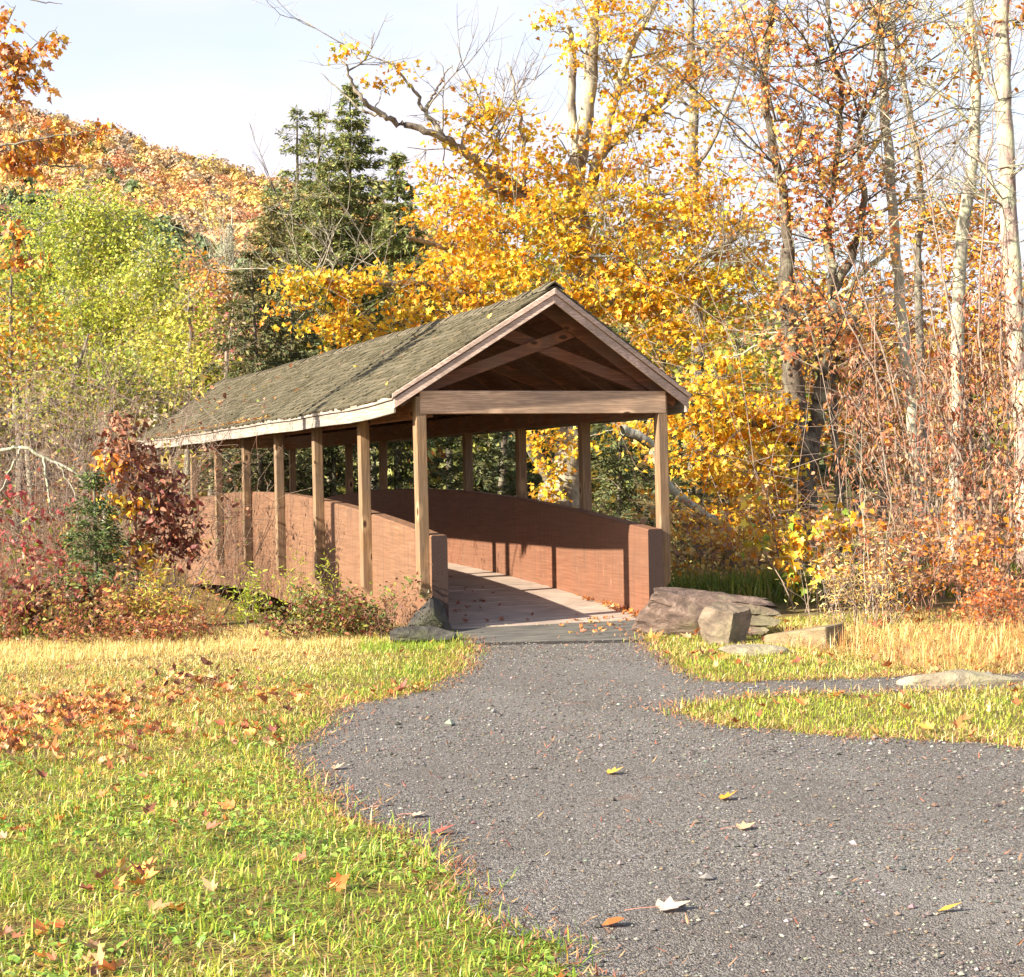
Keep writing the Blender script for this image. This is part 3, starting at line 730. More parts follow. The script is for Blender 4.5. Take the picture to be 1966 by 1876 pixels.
#@@NATURE
# ================================================================== ROCKS
def rock(name, label, c, dims, rz, seed, m, cuts=7, cat='boulder', rough=.10, group=None, tilt=(0, 0), flatcut=(), strata=0.0):
    r = np.random.default_rng(seed); bm = bmesh.new(); bmesh.ops.create_icosphere(bm, subdivisions=5, radius=1)
    V = np.array([v.co for v in bm.verts])
    V = np.sign(V)*np.abs(V)**.72
    for n, d in list(flatcut)+[(unit(r.normal(0, 1, 3)), r.uniform(.55, .85)) for _ in range(cuts)]:
        n = unit(np.array(n, float)); h = V@n; o = np.maximum(h-d, 0); V = V-n*(o*.985)[:, None]
    for f_, a in ((1.7, rough), (4.1, rough*.5), (9, rough*.28), (19, rough*.13)):
        ph = r.uniform(0, 6, 9); k = unit(r.normal(0, 1, (3, 3)))*f_
        s = sum(np.abs(np.sin(V@k[i]+ph[i]+1.3*np.sin(V@k[(i+1) % 3]*.7+ph[i+3])))-.6 for i in range(3))
        V = V*(1+a*s/2)[:, None]
    if strata:
        w = V[:, 2]+.12*np.sin(V[:, 0]*2.1+1)+.05*np.sin(V[:, 1]*5); st_ = np.abs(((w*4.2) % 1)-.5)*2; V[:, :2] *= (1-strata*(st_ > .72)*(.5+.5*np.sin(V[:, 0]*3+V[:, 1]*2)))[:, None]
    for v, p in zip(bm.verts, V*np.array(dims)/2): v.co = p
    me = bpy.data.meshes.new(name); bm.to_mesh(me); bm.free()
    me.polygons.foreach_set('use_smooth', np.ones(len(me.polygons), bool)); me.set_sharp_from_angle(angle=math.radians(22))
    o = link(name, me, m); o.location = [float(x) for x in c]; o.rotation_euler = (tilt[0], tilt[1], rz); return tag(o, label, cat, group)
RZ0 = math.atan2(right[1], right[0])
def gpz(px, py, dz=0, back=0):
    p = GP(px, py); p = p+fwd3*back; p[2] += dz; return p
rock('boulder', 'long purple-grey boulder against the right end of the bridge', gpz(1366, 1226, .13, .36), (1.55, .75, .72), RZ0-.16, 5, M_ROCKP, 5, tilt=(0, .17), flatcut=[((-.12, -.1, 1), .72), ((-1, -.1, .1), .8), ((0, -1, .45), .62)], rough=.11, strata=.17)
rock('boulder', 'angular brown-grey boulder leaning on the front of the long purple boulder', gpz(1396, 1238, .13, .14), (.52, .46, .54), RZ0+.1, 17, M_ROCKB, 4, flatcut=[((.8, -.9, .1), .62), ((-.6, -1, .5), .62), ((.1, -.2, 1), .7)], rough=.12)
rock('flat_stone', 'pale flat stone sunk in the grass below the boulders', gpz(1448, 1256, .0, .03), (.62, .34, .16), RZ0, 8, M_ROCKF, 3, cat='stone')
rock('flat_stone', 'long flat lichen-covered stone beside the side path', gpz(1850, 1312, .01, .05), (1.0, .42, .2), RZ0+.05, 31, M_ROCKF, 4, cat='stone')
rock('boulder', 'dark pyramid-shaped rock at the foot of the left wall', gpz(822, 1224, .17, .16), (.52, .38, .46), RZ0+.2, 44, M_ROCKG, 5, flatcut=[((-.75, -.3, .7), .5), ((.8, -.4, .6), .55)])
rock('flat_stone', 'mossy grey slab lying in front of the dark pyramid-shaped rock', gpz(806, 1236, .08, .08), (.68, .40, .15), RZ0-.1, 52, M_ROCKG, 4, cat='stone')
# tan slab wall of the bank
mb = MB(); A, B = gpz(1480, 1248, 0, .45), gpz(1606, 1258, 0, .5)
e = (B-A)/np.linalg.norm(B-A); n_ = np.array([-e[1], e[0], 0])*.3
q = [A+[0, 0, -.3], B+[0, 0, -.3], B+n_+[0, 0, -.3], A+n_+[0, 0, -.3], A+[0, 0, .09], B+[0, 0, .20], B+n_+[0, 0, .22], A+n_+[0, 0, .10]]
mb.hexa(q); tag(bevel(mb.build('retaining_wall', M_ROCKT, origin=None), .02, 2), 'low tan stone retaining wall behind the boulders', 'wall')

# ================================================================== TREES
lp = lambda pts, d: [PX(x, y, d+(z[0] if z else 0)) for x, y, *z in pts]
# --- the big golden maple behind the bridge
d = 31.0
T = Tree('maple_tree', 'big golden-leaved maple whose furrowed trunk shows through the bridge openings', 'tree', onground(1082, d), M_SHAG, M_LEAF, 101)
b = T.base
T.limb([b-[0, 0, .2], PX(1082, 1010, d), PX(1086, 940, d), PX(1096, 860, d), PX(1106, 780, d), PX(1118, 620, d), PX(1116, 480, d), PX(1108, 340, d), PX(1128, 200, d), PX(1140, 40, d), PX(1150, -80, d)], .34, .07, 12, .015)
T.limb([b-[0, 0, .1], PX(1074, 990, d-.1), PX(1084, 930, d-.2)], .5, .3, 10, .01)
T.limb(lp([(1084, 950), (1050, 905), (1012, 850, -.3), (960, 790, -.5), (900, 720, -.6)], d), .15, .05, 8, .02)
T.limb(lp([(1112, 560), (1070, 420), (980, 352, -.8), (900, 300, -1.2), (850, 262, -1.6), (780, 240, -1.8), (735, 222, -2), (695, 190, -2.2), (672, 150, -2.2), (655, 110, -2.2)], d), .10, .012, 8, .02)
T.limb(lp([(850, 262, -1.6), (815, 215, -1.6), (790, 165, -1.6), (755, 120, -1.7)], d), .05, .01, 6, .02)
T.limb(lp([(815, 215, -1.6), (835, 180, -1.5), (850, 150, -1.4), (868, 125, -1.4)], d), .03, .008, 5, .02)
T.limb(lp([(735, 222, -2), (700, 212, -2), (660, 180, -2), (615, 140, -2)], d), .03, .006, 5, .02)
T.limb(lp([(1112, 520), (1040, 400, -.6), (960, 368, -1), (905, 330, -1.3), (880, 318, -1.3)], d), .09, .03, 7, .02)
T.limb(lp([(1010, 372, -.8), (1000, 250, -.8), (985, 160, -.8), (975, 120, -.8)], d), .04, .012, 6, .02)
T.limb(lp([(1112, 420), (1150, 300, -.3), (1180, 190, -.4), (1210, 100, -.4), (1260, 0, -.4)], d), .12, .04, 8, .02)
T.limb(lp([(1150, 300), (1190, 262), (1230, 235), (1280, 190), (1340, 120), (1400, 60)], d), .08, .02, 8, .02)
T.limb(lp([(1112, 330), (1098, 200, .2), (1100, 110, .2), (1092, 52, .2)], d), .09, .05, 7, .01)
T.limb(lp([(1118, 620), (1210, 560, -.5), (1300, 520, -.9), (1400, 470, -1.2)], d), .10, .03, 7, .02)
T.limb(lp([(1116, 640), (1000, 600, -.8), (880, 560, -1.3), (780, 545, -1.6), (650, 540, -2), (540, 545, -2.2)], d), .10, .02, 7, .02)
T.limb(lp([(1116, 600), (1130, 540, -1.2), (1128, 470, -1.6), (1160, 400, -1.8)], d), .05, .015, 6, .02)
T.limb(lp([(870, 480, -1), (820, 466, -1.2), (780, 455, -1.4)], d), .05, .03, 6, .01)
mb_ = dict(tpl=MAPLE, size=.088, k=20, spread=.17, flat=.40)
for (x, y, rx, ry, dd, dens, bare) in [
    (905, 230, 75, 65, -1.2, 8, .35), (860, 330, 65, 55, -1.3, 9, .15), (960, 260, 80, 90, -.8, 8, .25), (1000, 350, 90, 60, -1, 9, .1), (880, 430, 95, 60, -1.4, 10, 0),
    (1010, 460, 130, 75, -1.2, 11, 0), (1150, 420, 120, 90, -1.4, 11, 0), (1260, 370, 110, 80, -.8, 11, .05), (1100, 300, 70, 60, -.6, 8, .2), (1210, 270, 90, 70, -.6, 9, .15),
    (1320, 470, 130, 90, -1.2, 11, .05), (1420, 420, 90, 90, -1.0, 9, .15), (1240, 540, 110, 70, -1.6, 11, 0), (1350, 590, 120, 70, -1.6, 11, 0), (1160, 560, 80, 60, -1.5, 10, 0),
    (1000, 560, 120, 45, -1.8, 11, 0), (880, 530, 90, 40, -1.6, 10, 0), (860, 600, 100, 42, -1.8, 11, 0), (720, 550, 110, 36, -2, 11, 0), (590, 540, 75, 30, -2.2, 11, 0), (600, 600, 80, 34, -1.9, 9, 0), (690, 640, 80, 36, -1.6, 9, 0),
    (1160, 120, 75, 90, -.3, 7, .3), (1250, 60, 90, 70, -.3, 8, .15), (1340, 90, 70, 70, -.4, 8, .2), (1230, 180, 90, 60, -.4, 8, .2), (1310, 230, 80, 60, -.5, 8, .25), (1060, 60, 30, 34, 0, 9, .1), (1180, -10, 90, 40, -.2, 8, .2),
    (675, 110, 20, 22, -2.2, 10, .2), (750, 130, 38, 24, -1.8, 9, .2), (735, 170, 24, 20, -1.9, 8, .4), (1440, 560, 70, 70, -1.2, 9, .1), (1290, 660, 80, 50, -1.4, 9, 0)]:
    dens = dens*(.38 if (x > 1190 and y < 330) else .58 if x > 1190 and y < 600 else .66 if y < 500 else .8)
    cols = GOLD if (x < 1250 or y > 450) else GOLD+[ORANGE[0], ORANGE[3]]
    T.blob(x, y, rx*1.06, ry*1.06, d+dd, cols, dens=dens*1.0, bare=bare, limb=.03 if rx > 40 else .014, **mb_)
for (x, y, rx, ry, dd) in [(1045, 840, 40, 34, -1.0), (1062, 900, 26, 34, -.7), (1110, 850, 30, 26, -1.2), (1215, 815, 60, 26, -1.4), (1030, 960, 36, 24, -1)]:
    T.blob(x, y, rx, ry, d+dd, GOLD, dens=9, limb=.014, **mb_)
T.barefan(60, 3.0, 13, 1.9, .018, 3, 5)
T.done()

# --- maple right of the bridge: low golden sprays, dark double trunk
d = 27.0
T = Tree('maple_tree', 'dark-trunked maple right of the bridge with low golden sprays and orange upper leaves', 'tree', onground(1545, d), M_DARKBARK, M_LEAF, 102)
b = T.base
T.limb([b-[0, 0, .2], PX(1545, 1080, d), PX(1543, 980, d), PX(1538, 860, d), PX(1524, 740, d), PX(1514, 600, d), PX(1512, 480, d)], .26, .10, 11, .02)
T.limb(lp([(1514, 520), (1511, 440), (1498, 340), (1470, 180), (1478, 40), (1482, -60)], d), .09, .035, 9, .02)
T.limb(lp([(1545, 900), (1570, 800, .2), (1582, 690, .2), (1600, 560, .2), (1585, 440, .2)], d), .14, .07, 9, .02)
T.limb(lp([(1590, 480, .2), (1588, 440, .2), (1606, 300, .2), (1612, 180, .2), (1590, 40, .2), (1592, -60, .2)], d), .065, .03, 9, .02)
T.limb(lp([(1600, 560, .2), (1640, 480, .2), (1660, 380, .2), (1650, 260, .2), (1690, 150, .2)], d), .08, .02, 7, .02)
T.limb(lp([(1540, 980), (1460, 1000, -.6), (1380, 985, -1.2)], d), .07, .03, 8, .012)
T.limb(lp([(1538, 860), (1470, 820, -.5), (1390, 800, -1), (1310, 790, -1.6)], d), .07, .02, 7, .02)
T.limb(lp([(1544, 1060), (1480, 1075, -1), (1420, 1085, -1.6), (1390, 1080, -1.8)], d), .05, .014, 6, .02)
for (x, y, rx, ry, dd, dens) in [(1360, 810, 85, 44, -1.2, 10), (1450, 800, 70, 50, -.9, 10), (1330, 880, 60, 44, -1.8, 10), (1420, 890, 80, 50, -1.2, 10), (1490, 900, 40, 50, -.8, 9), (1390, 970, 80, 36, -1.6, 9), (1350, 1010, 60, 32, -1.8, 9), (1470, 960, 50, 40, -1.1, 9), (1440, 1040, 70, 34, -1.5, 9), (1330, 760, 60, 30, -1.6, 9), (1250, 870, 26, 20, -2.2, 9), (1500, 1060, 40, 26, -1.2, 8), (1525, 1160, 34, 26, -1.4, 8), (1440, 1120, 26, 18, -1.6, 8), (1400, 720, 70, 46, -1, 8)]:
    T.blob(x, y, rx*1.1, ry*1.1, d+dd, GOLD, tpl=MAPLE, size=.09, dens=dens*.95, k=18, spread=.16, flat=.4, limb=.016, droop=.45)
for (x, y, rx, ry, dd, bare) in [(1450, 130, 85, 90, 0, .3), (1540, 230, 80, 80, 0, .25), (1500, 330, 80, 70, -.3, .2), (1600, 330, 80, 70, 0, .3), (1590, 430, 90, 60, 0, .2), (1660, 450, 70, 60, 0, .3), (1570, 130, 70, 80, 0, .45), (1650, 230, 70, 80, 0, .5), (1540, 620, 90, 80, -.6, .25), (1640, 620, 80, 60, -.3, .4), (1580, 650, 40, 30, -.8, 0), (1480, 30, 80, 60, 0, .4), (1690, 60, 60, 80, 0, .55)]:
    T.blob(x, y, rx, ry, d+dd, REDOR, tpl=MAPLE, size=.085, dens=5.4, k=10, spread=.24, flat=.5, limb=.022, bare=bare)
T.barefan(46, 3.5, 12, 1.9, .02, 3, 5)
T.done()
T = Tree('dead_limb', 'pale curved dead limb hanging right of the right front post', 'branch', PX(1335, 975, 24), M_PALEBARK, M_LEAF, 112)
T.limb(lp([(1380, 1005), (1335, 975), (1290, 940, -.2), (1268, 895, -.3), (1250, 855, -.4), (1225, 838, -.5), (1195, 826, -.6)], 24), .05, .075, 8, .010)
T.done()

# --- pale lichened trunks on the right
def tallbare(label, pts, d, r0, r1, bark, seed, blobs=(), limbs=(), cols=ORANGE, cat='tree', size=.11, name='birch_tree'):
    P = lp(pts, d); base = P[0].copy(); base[2] = terrain(base[0], base[1]); P[0] = base-np.array([0, 0, .1])
    T = Tree(name, label, cat, base, bark, M_LEAF, seed); T.limb(P, r0, r1, 10, .012)
    for lb in limbs: T.limb(lp(lb[:-1], d), lb[-1], lb[-1]*.25, 6, .015)
    for (x, y, rx, ry, bare, dens) in blobs: T.blob(x, y, rx, ry, d, cols, tpl=OVAL, size=size, dens=dens, k=8, spread=.18, limb=.02, bare=bare, twig=.006)
    T.barefan(22, 3.0, 12, 1.7, .016, 3, 5)
    return T.done()
tallbare('tall slim pale-barked tree, leafless in its lower half, nearest the maple', [(1766, 1130), (1760, 950), (1742, 700), (1716, 450), (1699, 200), (1684, 0), (1678, -110)], 28, .105, .06, M_PALEBARK, 201,
         [(1640, 160, 60, 60, .5, 5), (1760, 120, 70, 80, .55, 5), (1700, 330, 70, 60, .4, 5), (1640, 500, 90, 60, .8, 4), (1780, 380, 60, 60, .7, 4)],
         [[(1704, 240), (1640, 330), (1560, 350, -.4), (1480, 330, -.6), .05], [(1722, 470), (1660, 520), (1590, 580), (1500, 640, -.5), (1400, 690, -.8), .05], [(1690, 60), (1740, 20), (1800, -40), .04], [(1716, 400), (1640, 420), (1560, 470, -.5), (1490, 500, -.8), .035]])
tallbare('forked pale-barked tree second from the right edge', [(1828, 1120), (1836, 800), (1846, 480), (1868, 300), (1872, 160), (1862, 30), (1858, -90)], 30, .13, .07, M_PALEBARK, 202,
         [(1900, 100, 60, 80, .6, 5), (1810, 200, 70, 90, .6, 5), (1840, 60, 60, 60, .6, 5), (1900, 400, 50, 60, .6, 4)],
         [[(1871, 180), (1890, 120), (1902, 50), (1906, -40), .05], [(1866, 240), (1820, 190), (1770, 150), (1720, 80), .035], [(1850, 440), (1800, 380), (1780, 300), .03]])
tallbare('thick trunk with pink and lichened bark at the right edge', [(1972, 1130), (1966, 900), (1950, 620), (1936, 400), (1926, 180), (1922, 0), (1920, -100)], 26, .16, .10, M_PINKBARK, 203,
         [(1960, 40, 50, 60, .4, 5), (1890, 330, 50, 50, .7, 4)],
         [[(1928, 220), (1900, 160), (1870, 60), .05], [(1936, 400), (1890, 330), (1860, 260), .05]], name='old_tree')
tallbare('slender mossy tree with an orange-leaved base between the two pale trunks', [(1775, 1110), (1772, 800), (1762, 520), (1768, 380), (1750, 230), (1718, 80), (1700, -60)], 36, .10, .05, M_BARK, 204,
         [(1790, 420, 70, 60, .1, 7), (1850, 400, 60, 50, .1, 7), (1740, 300, 50, 60, .6, 5), (1880, 470, 50, 50, .1, 7)], [[(1768, 380), (1800, 340), (1830, 300), .03]], cols=ORANGE+GOLD[:2], name='young_tree')
tallbare('thin dark tree behind the golden sprays', [(1618, 1110), (1612, 960), (1600, 780), (1606, 600), (1590, 420)], 34, .10, .04, M_DARKBARK, 205, [(1600, 700, 60, 60, .3, 5)], (), name='young_tree')
tallbare('thin dark tree next to the spotted trunk in the brown thicket', [(1650, 1100), (1646, 940), (1652, 760), (1640, 600)], 34, .085, .04, M_DARKBARK, 206, [(1650, 700, 60, 50, .3, 5)], (), name='young_tree')
tallbare('grey tree with a bare leaning top above the golden maple', [(1330, 1100), (1340, 700), (1330, 420), (1332, 200), (1326, 60), (1330, -60)], 36, .16, .05, M_BARK, 207, [(1380, 60, 70, 70, .4, 5), (1290, 140, 60, 60, .3, 5), (1400, 220, 60, 60, .5, 5), (1360, 330, 80, 60, .2, 5)],
         [[(1330, 330), (1380, 250), (1420, 140), (1440, 40), .05], [(1332, 220), (1280, 150), (1240, 80), .04]], cols=GOLD+ORANGE, name='old_tree')

# --- lime-green trees on the left
def leafy(label, px, d, top, blobs, cols, seed, bark=M_BARK, size=.085, dens=9, k=16, spread=.34, name='leafy_tree', r0=.12, tpl=RAG, lean=0, twig=.008, bare=0.0, flat=.7, fan=0):
    dens = dens*2.5
    base = onground(px, d); T = Tree(name, label, 'tree', base, bark, M_LEAF, seed)
    t = PX(px+lean, top, d); T.limb([base-np.array([0, 0, .1]), base+(t-base)*.35+T.r.normal(0, .1, 3)*np.array([1, 1, 0]), base+(t-base)*.7+T.r.normal(0, .15, 3)*np.array([1, 1, 0]), t], r0, .015, 7, .02)
    for (x, y, rx, ry) in blobs: T.blob(x, y, rx, ry, d+T.r.uniform(-.6, .6), cols, tpl=tpl, size=size, dens=dens, k=k, spread=spread, flat=flat, limb=.022, twig=twig, bare=bare)
    if fan: T.barefan(fan, 4, 9.2, 1.3, .022, 3, 5, .5)
    return T.done()
leafy('tallest lime-green tree on the left with a domed top', 200, 46, 375, [(165, 400, 55, 44), (215, 440, 75, 56), (150, 480, 65, 60), (235, 520, 75, 56), (165, 570, 80, 60), (250, 600, 70, 60), (190, 670, 80, 50), (110, 430, 40, 40), (120, 640, 60, 50), (260, 680, 60, 50)], LIME, 301, M_PALEBARK, .088, 4.6, r0=.13)
leafy('pale yellow-green tree right of the tallest lime tree', 300, 44, 470, [(285, 500, 42, 44), (300, 570, 55, 60), (330, 640, 60, 60), (290, 690, 60, 50), (370, 700, 50, 50), (240, 560, 50, 50)], LIME+[(.54, .48, .10)], 302, M_PALEBARK, .085, 4.6)
leafy('yellow-green tree beside the far end of the roof', 362, 42, 560, [(360, 590, 45, 40), (380, 650, 55, 55), (345, 715, 55, 45), (400, 720, 40, 40)], [LIME[1], (.54, .46, .08), (.46, .40, .09)], 303, M_BARK, .10, 4.6)
leafy('grass-green tree at the left edge below the hill', 60, 50, 395, [(60, 430, 44, 44), (30, 490, 50, 54), (90, 520, 50, 54), (40, 590, 60, 54), (100, 620, 60, 50)], [LIME[0], (.30, .38, .06), (.42, .40, .06)], 304, M_BARK, .09, 4.2)
leafy('mixed green and orange tree at the left edge in front of the lime trees', 20, 36, 520, [(20, 560, 60, 44), (60, 640, 70, 46), (0, 700, 60, 50), (110, 700, 60, 46)], [LIME[0], GREENY[3], ORANGE[1], GREENY[1]], 305, M_BARK, .10, 4.2)
leafy('olive tree with thin grey stems behind the bare thicket', 170, 33, 640, [(140, 700, 70, 46), (230, 730, 70, 44), (180, 780, 80, 40), (300, 770, 50, 36), (90, 790, 60, 40)], [GREENY[1], GREENY[2], LIME[2], GREENY[3]], 306, M_BARK, .085, 4.6)
leafy('bare grey-twigged tree in front of the autumn hill', 445, 60, 395, [(440, 470, 10, 44)], [(.40, .36, .22)], 307, M_PALEBARK, .08, 8, 2, .3, bare=.985, twig=.012, name='bare_tree', fan=34)
leafy('orange tree low in front of the hill beside the lime trees', 400, 56, 500, [(370, 520, 40, 34), (410, 560, 50, 40), (440, 600, 40, 40)], [ORANGE[1], RUST[3], (.50, .30, .16)], 308, M_BARK, .12, 3.8)
leafy('pinkish-red tree tangled with dark boughs beside the roof', 448, 38.5, 590, [(440, 620, 30, 30), (465, 660, 34, 30), (430, 680, 30, 24)], [(.45, .20, .15), (.38, .25, .12), (.5, .14, .12), GREENY[1]], 309, M_TWIG, .09, 4.6, bare=.25)

# --- conifers
conifer('spruce_tree', 'tallest spruce with a dense pointed top left of the golden maple', 672, 46, 160, 370, CONIF, 401, droop=.16, nsize=.22, start=.25, dens=.95, taper=.95)
conifer('spruce_tree', 'spindly open spruce, leftmost of the tall conifers', 570, 47, 204, 270, CONIF, 402, droop=.10, nsize=.20, dens=.6, start=.3, taper=.75)
conifer('spruce_tree', 'thin spire spruce between the spindly one and the tallest one', 612, 48, 208, 240, CONIF, 403, droop=.10, nsize=.20, dens=.55, start=.3, taper=.75)
conifer('spruce_tree', 'shorter dark spruce right of the tallest one', 762, 44, 288, 250, CONIF, 404, droop=.15, nsize=.24, start=.25, dens=1.1)
conifer('spruce_tree', 'broad low spruce filling the gaps between the tall conifers', 632, 45, 315, 330, CONIF+[CONIFB[0]], 421, droop=.18, nsize=.22, start=.25, dens=.8, taper=.8)
conifer('hemlock_tree', 'brownish spreading hemlock at the foot of the spindly spruces', 520, 42, 385, 200, CONIFB, 405, droop=.22, nsize=.22, start=.2, dens=.9, taper=.7)
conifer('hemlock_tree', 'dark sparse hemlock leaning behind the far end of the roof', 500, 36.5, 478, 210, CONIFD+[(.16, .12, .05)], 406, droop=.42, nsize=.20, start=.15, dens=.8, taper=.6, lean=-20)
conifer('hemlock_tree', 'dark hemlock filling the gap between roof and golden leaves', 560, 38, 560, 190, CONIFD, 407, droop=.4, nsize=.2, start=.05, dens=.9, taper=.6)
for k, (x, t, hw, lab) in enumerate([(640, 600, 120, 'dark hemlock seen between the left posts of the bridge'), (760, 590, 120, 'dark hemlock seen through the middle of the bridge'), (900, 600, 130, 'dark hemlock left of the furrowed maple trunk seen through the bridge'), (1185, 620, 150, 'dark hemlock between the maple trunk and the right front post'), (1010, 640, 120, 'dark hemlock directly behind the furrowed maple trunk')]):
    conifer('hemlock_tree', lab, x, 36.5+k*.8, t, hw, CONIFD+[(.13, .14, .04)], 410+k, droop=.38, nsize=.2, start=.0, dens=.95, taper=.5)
conifer('hemlock_tree', 'olive hemlock behind the right eave', 1330, 33.5, 690, 110, CONIFD+[CONIF[2]], 420, droop=.3, nsize=.2, start=.0, dens=.95, taper=.5)

# --- background trees filling the wood
bgl = [(1270, 52, 420, [(1270, 470, 80, 70), (1300, 580, 90, 70), (1240, 660, 90, 70), (1320, 720, 90, 60)], GREENY+[GOLD[0]], 'green-gold tree in the wood behind the golden maple'),
       (1420, 50, 520, [(1420, 560, 80, 60), (1450, 660, 90, 70), (1390, 740, 80, 60), (1460, 800, 80, 60)], GREENY, 'yellow-green tree in the wood right of the roof peak'),
       (1560, 54, 480, [(1540, 540, 70, 60), (1590, 620, 90, 70), (1540, 720, 90, 70), (1600, 820, 90, 60)], ORANGE+GREENY[2:], 'orange-green tree deep in the wood behind the dark maple trunk'),
       (1690, 52, 520, [(1690, 570, 70, 60), (1720, 660, 90, 70), (1660, 760, 90, 60), (1730, 850, 90, 60)], [RUST[1], ORANGE[0], GREENY[3]], 'rusty orange tree deep in the wood behind the pale trunks'),
       (1860, 54, 390, [(1800, 440, 60, 40), (1880, 440, 60, 50), (1840, 540, 90, 70), (1900, 640, 80, 70), (1820, 740, 90, 60)], [ORANGE[1], RUST[3], ORANGE[3]], 'round golden-brown tree low between the pale trunks'),
       (1960, 52, 520, [(1950, 570, 70, 60), (1920, 680, 80, 70), (1980, 760, 80, 70)], [RUST[1], ORANGE[1]], 'rusty tree behind the thick trunk at the right edge'),
       (860, 56, 380, [(850, 420, 50, 50), (880, 500, 80, 60), (840, 590, 80, 60)], [ORANGE[1], REDOR[0], GREENY[2]], 'reddish tree behind the golden maple beside the dark spruce'),
       (720, 52, 420, [(700, 460, 70, 40), (750, 480, 60, 40), (700, 530, 80, 40)], [RUST[1], ORANGE[0], RUST[3]], 'rust-brown tree in front of the tallest spruce'),
       (960, 60, 330, [(960, 380, 70, 60), (1040, 420, 80, 60), (1000, 520, 90, 60)], GREENY+[GOLD[1]], 'pale green-yellow tree behind the middle of the golden maple'),
       (1120, 58, 380, [(1100, 430, 80, 60), (1180, 500, 80, 60), (1110, 580, 90, 60)], GREENY+[ORANGE[0]], 'dull green tree behind the roof peak')]
for k, (x, d_, top, bl, cols, lab) in enumerate(bgl):
    leafy(lab, x, d_, top, bl, cols, 500+k, M_DARKBARK, .17, 3.4, 14, .34, name='woodland_tree', twig=.010, r0=.14)

# --- branch of a near tree reaching in at the top left
d = 18.5
base = onground(-190, d); T = Tree('oak_tree', 'near orange-brown tree whose boughs reach in from the left edge', 'tree', base, M_BARK, M_DRYLEAF, 601)
T.limb([base-[0, 0, .1], PX(-185, 700, d), PX(-175, 450, d), PX(-170, 200, d), PX(-160, -120, d)], .11, .05, 9, .01)
T.limb(lp([(-172, 330), (-90, 340, .1), (0, 320, .2), (60, 300, .3), (100, 318, .3), (150, 318, .3)], d), .028, .007, 6, .01)
T.limb(lp([(-172, 300), (-90, 290, -.2), (0, 280, -.2), (90, 265, -.2), (190, 250, -.2)], d), .022, .004, 6, .01)
T.limb(lp([(-170, 230), (-90, 200, 0), (0, 130, 0), (50, 100, 0), (110, 50, 0)], d), .024, .003, 6, .01)
T.limb(lp([(-170, 150), (-80, 120, .2), (0, 60, .2), (30, 10, .2)], d), .02, .004, 6, .01)
T.limb(lp([(-176, 520), (-100, 470, 0), (0, 450, 0), (60, 440, 0), (130, 420, 0)], d), .018, .003, 6, .01)
T.limb(lp([(-165, -60), (-60, -30, .2), (60, 0, .2), (120, 8, .2)], d), .016, .003, 6, .01)
for (x, y, rx, ry, nn) in [(10, 50, 26, 60, 26), (25, 120, 44, 36, 34), (62, 108, 50, 22, 22), (110, 90, 14, 24, 9), (20, 190, 40, 40, 36), (78, 170, 34, 14, 14), (40, 150, 40, 20, 16), (30, 300, 60, 34, 60), (90, 285, 70, 30, 60), (150, 265, 46, 22, 30), (200, 240, 36, 14, 9), (60, 340, 50, 14, 14), (20, 480, 40, 30, 12), (60, 500, 60, 22, 14), (30, 440, 50, 20, 12), (100, 245, 40, 18, 14)]:
    c = PX(x, y, d); a, bq = rx*d/F, ry*d/F
    u = unit(T.r.normal(0, 1, (nn, 3)))*T.r.random((nn, 1))**.5; C = c+u[:, :1]*a*RT+u[:, 1:2]*a*.5*fwd3+u[:, 2:]*bq*np.array([0, 0, 1.])
    nodes = np.concatenate(T.nodes); j = np.argmin(np.linalg.norm(nodes[None]-C[:, None], axis=2), 1)
    P = T.twigs(nodes[j], C, .0035, .0015, 5, .1)
    C2 = np.concatenate([C, P[:, 3], C+T.r.normal(0, .05, C.shape), C+T.r.normal(0, .05, C.shape)]); C2 = C2[T.r.random(len(C2)) < .5]
    T.leaves(C2, .078, ORANGE+[RUST[1], (.66, .34, .08), (.40, .15, .05), (.74, .42, .10)], MAPLE, droop=.7, fold=.35, curl=.3)
T.done()

# ================================================================== SHRUBS
# bare tangle on the left
thicket('bare_shrub', 'grey-brown leafless thicket at the left edge', 'shrub', -80, 130, 24, 1.5, 3.0, 80, RUST+[(.40, .33, .12)], 701, M_TWIG, .055, RAG, 1100, .26, .009, 1.4, sub=7).done()
thicket('bare_shrub', 'grey-brown thicket of bare whips left of the red sapling', 'shrub', 100, 300, 25, 1.7, 3.1, 80, RUST+[GREENY[3], (.45, .40, .10)], 702, M_TWIG, .055, RAG, 1100, .24, .008, 1.4, sub=7).done()
thicket('bare_shrub', 'dull brown bramble tangle behind the young spruce', 'shrub', -60, 230, 21.5, .8, 1.7, 90, RUST+BURG[:1]+[(.34, .26, .09), GREENY[0]], 703, M_REDTWIG, .05, RAG, 3600, .3, .007, .8).done()
thicket('tall_weed', 'whip-like stems with pale yellow leaves above the red sapling', 'shrub', 120, 240, 21, 2.3, 3.1, 9, [(.52, .50, .08), (.60, .40, .08)], 704, M_TWIG, .10, LANCE, 60, .10, .007, .4, hang=1.0, sub=2).done()
